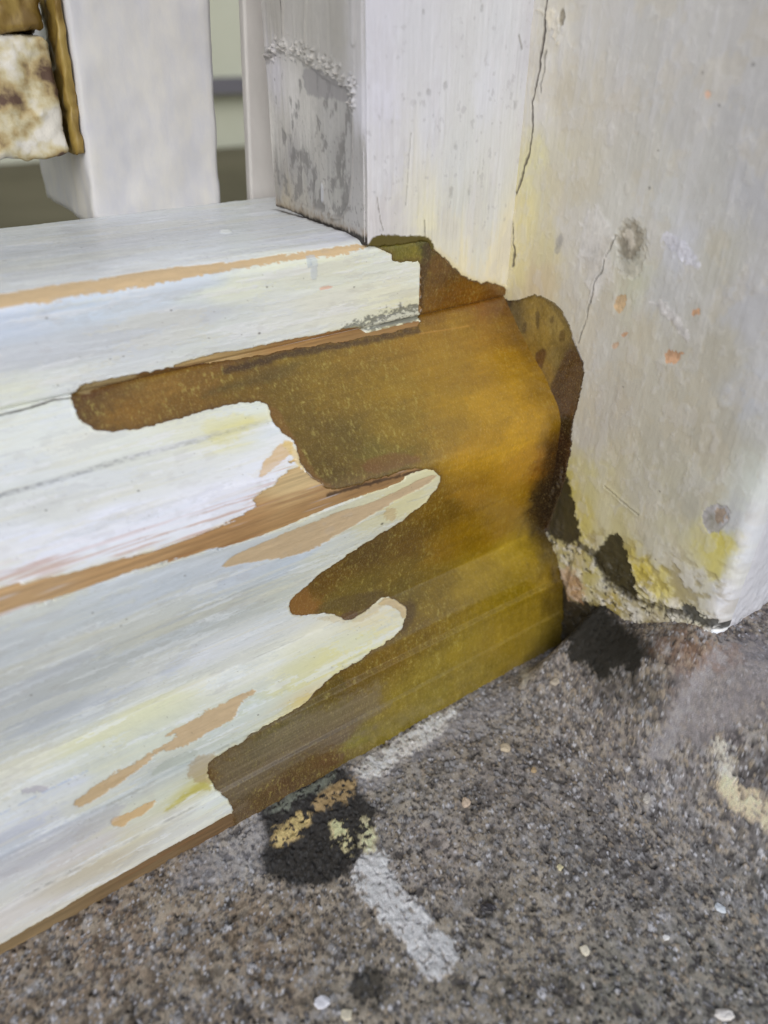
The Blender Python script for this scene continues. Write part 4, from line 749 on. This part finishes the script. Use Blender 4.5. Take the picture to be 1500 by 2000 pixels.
# ------------------------------------------------------------ LOOSE CHIPS ON THE CONCRETE
def chip(name, px, r, col, label, cat, th=.7, seed=0, stretch=1.0, ang=0.0, rough=.6, grp=None):
    x0, y0 = on_ground(px); rs = np.random.RandomState(seed + 5); n = 9
    R_ = r * (.75 + .4 * rs.rand(n)); A = np.sort(np.linspace(0, 2 * np.pi, n, endpoint=False) + .25 * rs.rand(n))
    ring = np.stack([R_ * np.cos(A) * stretch, R_ * np.sin(A)], 1)
    ca, sa = math.cos(ang), math.sin(ang); ring = ring @ np.array([[ca, sa], [-sa, ca]])
    V = []; 
    for f, zz in ((1.0, -.6), (1.04, th * .35), (.86, th * .9), (.45, th * 1.12)):
        for i, (a, b) in enumerate(ring): V.append((a * f, b * f, zz + .12 * rs.randn() * th))
    V.append((0, 0, th * 1.1)); V.append((0, 0, -.6))
    faces = []
    V = np.array(V) / 1000
    for k in range(3):
        for i in range(n): j = (i + 1) % n; faces += [(k * n + i, k * n + j, (k + 1) * n + j), (k * n + i, (k + 1) * n + j, (k + 1) * n + i)]
    for i in range(n): j = (i + 1) % n; faces += [(3 * n + i, 3 * n + j, 4 * n), (j, i, 4 * n + 1)]
    m = mat_plain('chip_' + cat.replace(' ', '_'), col, rough, tuple(min(255, int(v * 1.07)) for v in col), (900, 900, 900), .5)
    o = mesh_obj(name, V, faces, m, smooth=False)
    o.location = (x0 / 1000, y0 / 1000, (float(ground_h(np.array(x0), np.array(y0))) + .5) / 1000)
    o['label'] = label; o['category'] = cat
    if grp: o['group'] = grp
GC = 'paint chips lying on the concrete'
chip('paint_chip', (1142, 1858), 1.6, (224, 216, 196), 'square cream paint chip in the open concrete right of the long pale mortar smear', 'paint chip', .5, 1, 1.0, .4, grp=GC)
chip('paint_chip', (1407, 1775), 2.0, (206, 214, 222), 'bluish white paint chip near the right edge, below the tan mortar patch', 'paint chip', .5, 2, .7, .2, grp=GC)
chip('paint_chip', (631, 1960), 2.4, (214, 214, 220), 'largest white paint chip at the bottom, left of the round damp spot', 'paint chip', .6, 3, .8, 1.2, grp=GC)
chip('paint_chip', (1414, 1984), 3.2, (222, 218, 214), 'big angular white paint chip in the bottom right corner', 'paint chip', 1.1, 4, .6, 1.0, grp=GC)
chip('paint_chip', (677, 1984), 1.8, (206, 198, 176), 'small cream paint chip at the bottom just below the round damp spot', 'paint chip', .5, 5, grp=GC)
chip('paint_chip', (1300, 1833), 1.0, (222, 222, 222), 'tiny bright white paint chip left of and below the bluish chip', 'paint chip', .5, 6, grp=GC)
chip('paint_chip', (1093, 1696), 1.1, (204, 196, 160), 'tiny yellowish paint chip in the middle of the open concrete', 'paint chip', .5, 7, grp=GC)
GP = 'pale pebbles set in the concrete'
chip('pebble', (987, 1463), 2.0, (190, 176, 152), 'round tan pebble nearest the foot of the resin repair', 'pebble', 1.0, 8, grp=GP)
chip('pebble', (910, 1569), 1.9, (196, 178, 158), 'pinkish tan pebble between the black stain and the open concrete', 'pebble', 1.0, 9, grp=GP)
chip('pebble', (1262, 1561), 1.6, (186, 182, 174), 'greyish white pebble left of the tan mortar patch', 'pebble', .8, 10, 1.5, .5, grp=GP)
chip('pebble', (1085, 1334), 1.9, (176, 166, 150), 'flat grey pebble just below the dark damp patch', 'pebble', .7, 11, 1.6, -.2, grp=GP)
chip('pebble', (1042, 1506), 1.2, (172, 150, 116), 'small ochre pebble right of and below the round tan one', 'pebble', .7, 12, grp=GP)
chip('dark_pebble', (953, 1774), 1.9, (58, 56, 58), 'glossy black pebble on the concrete right of the long pale smear', 'pebble', .8, 13, 1.3, -.6, .3)
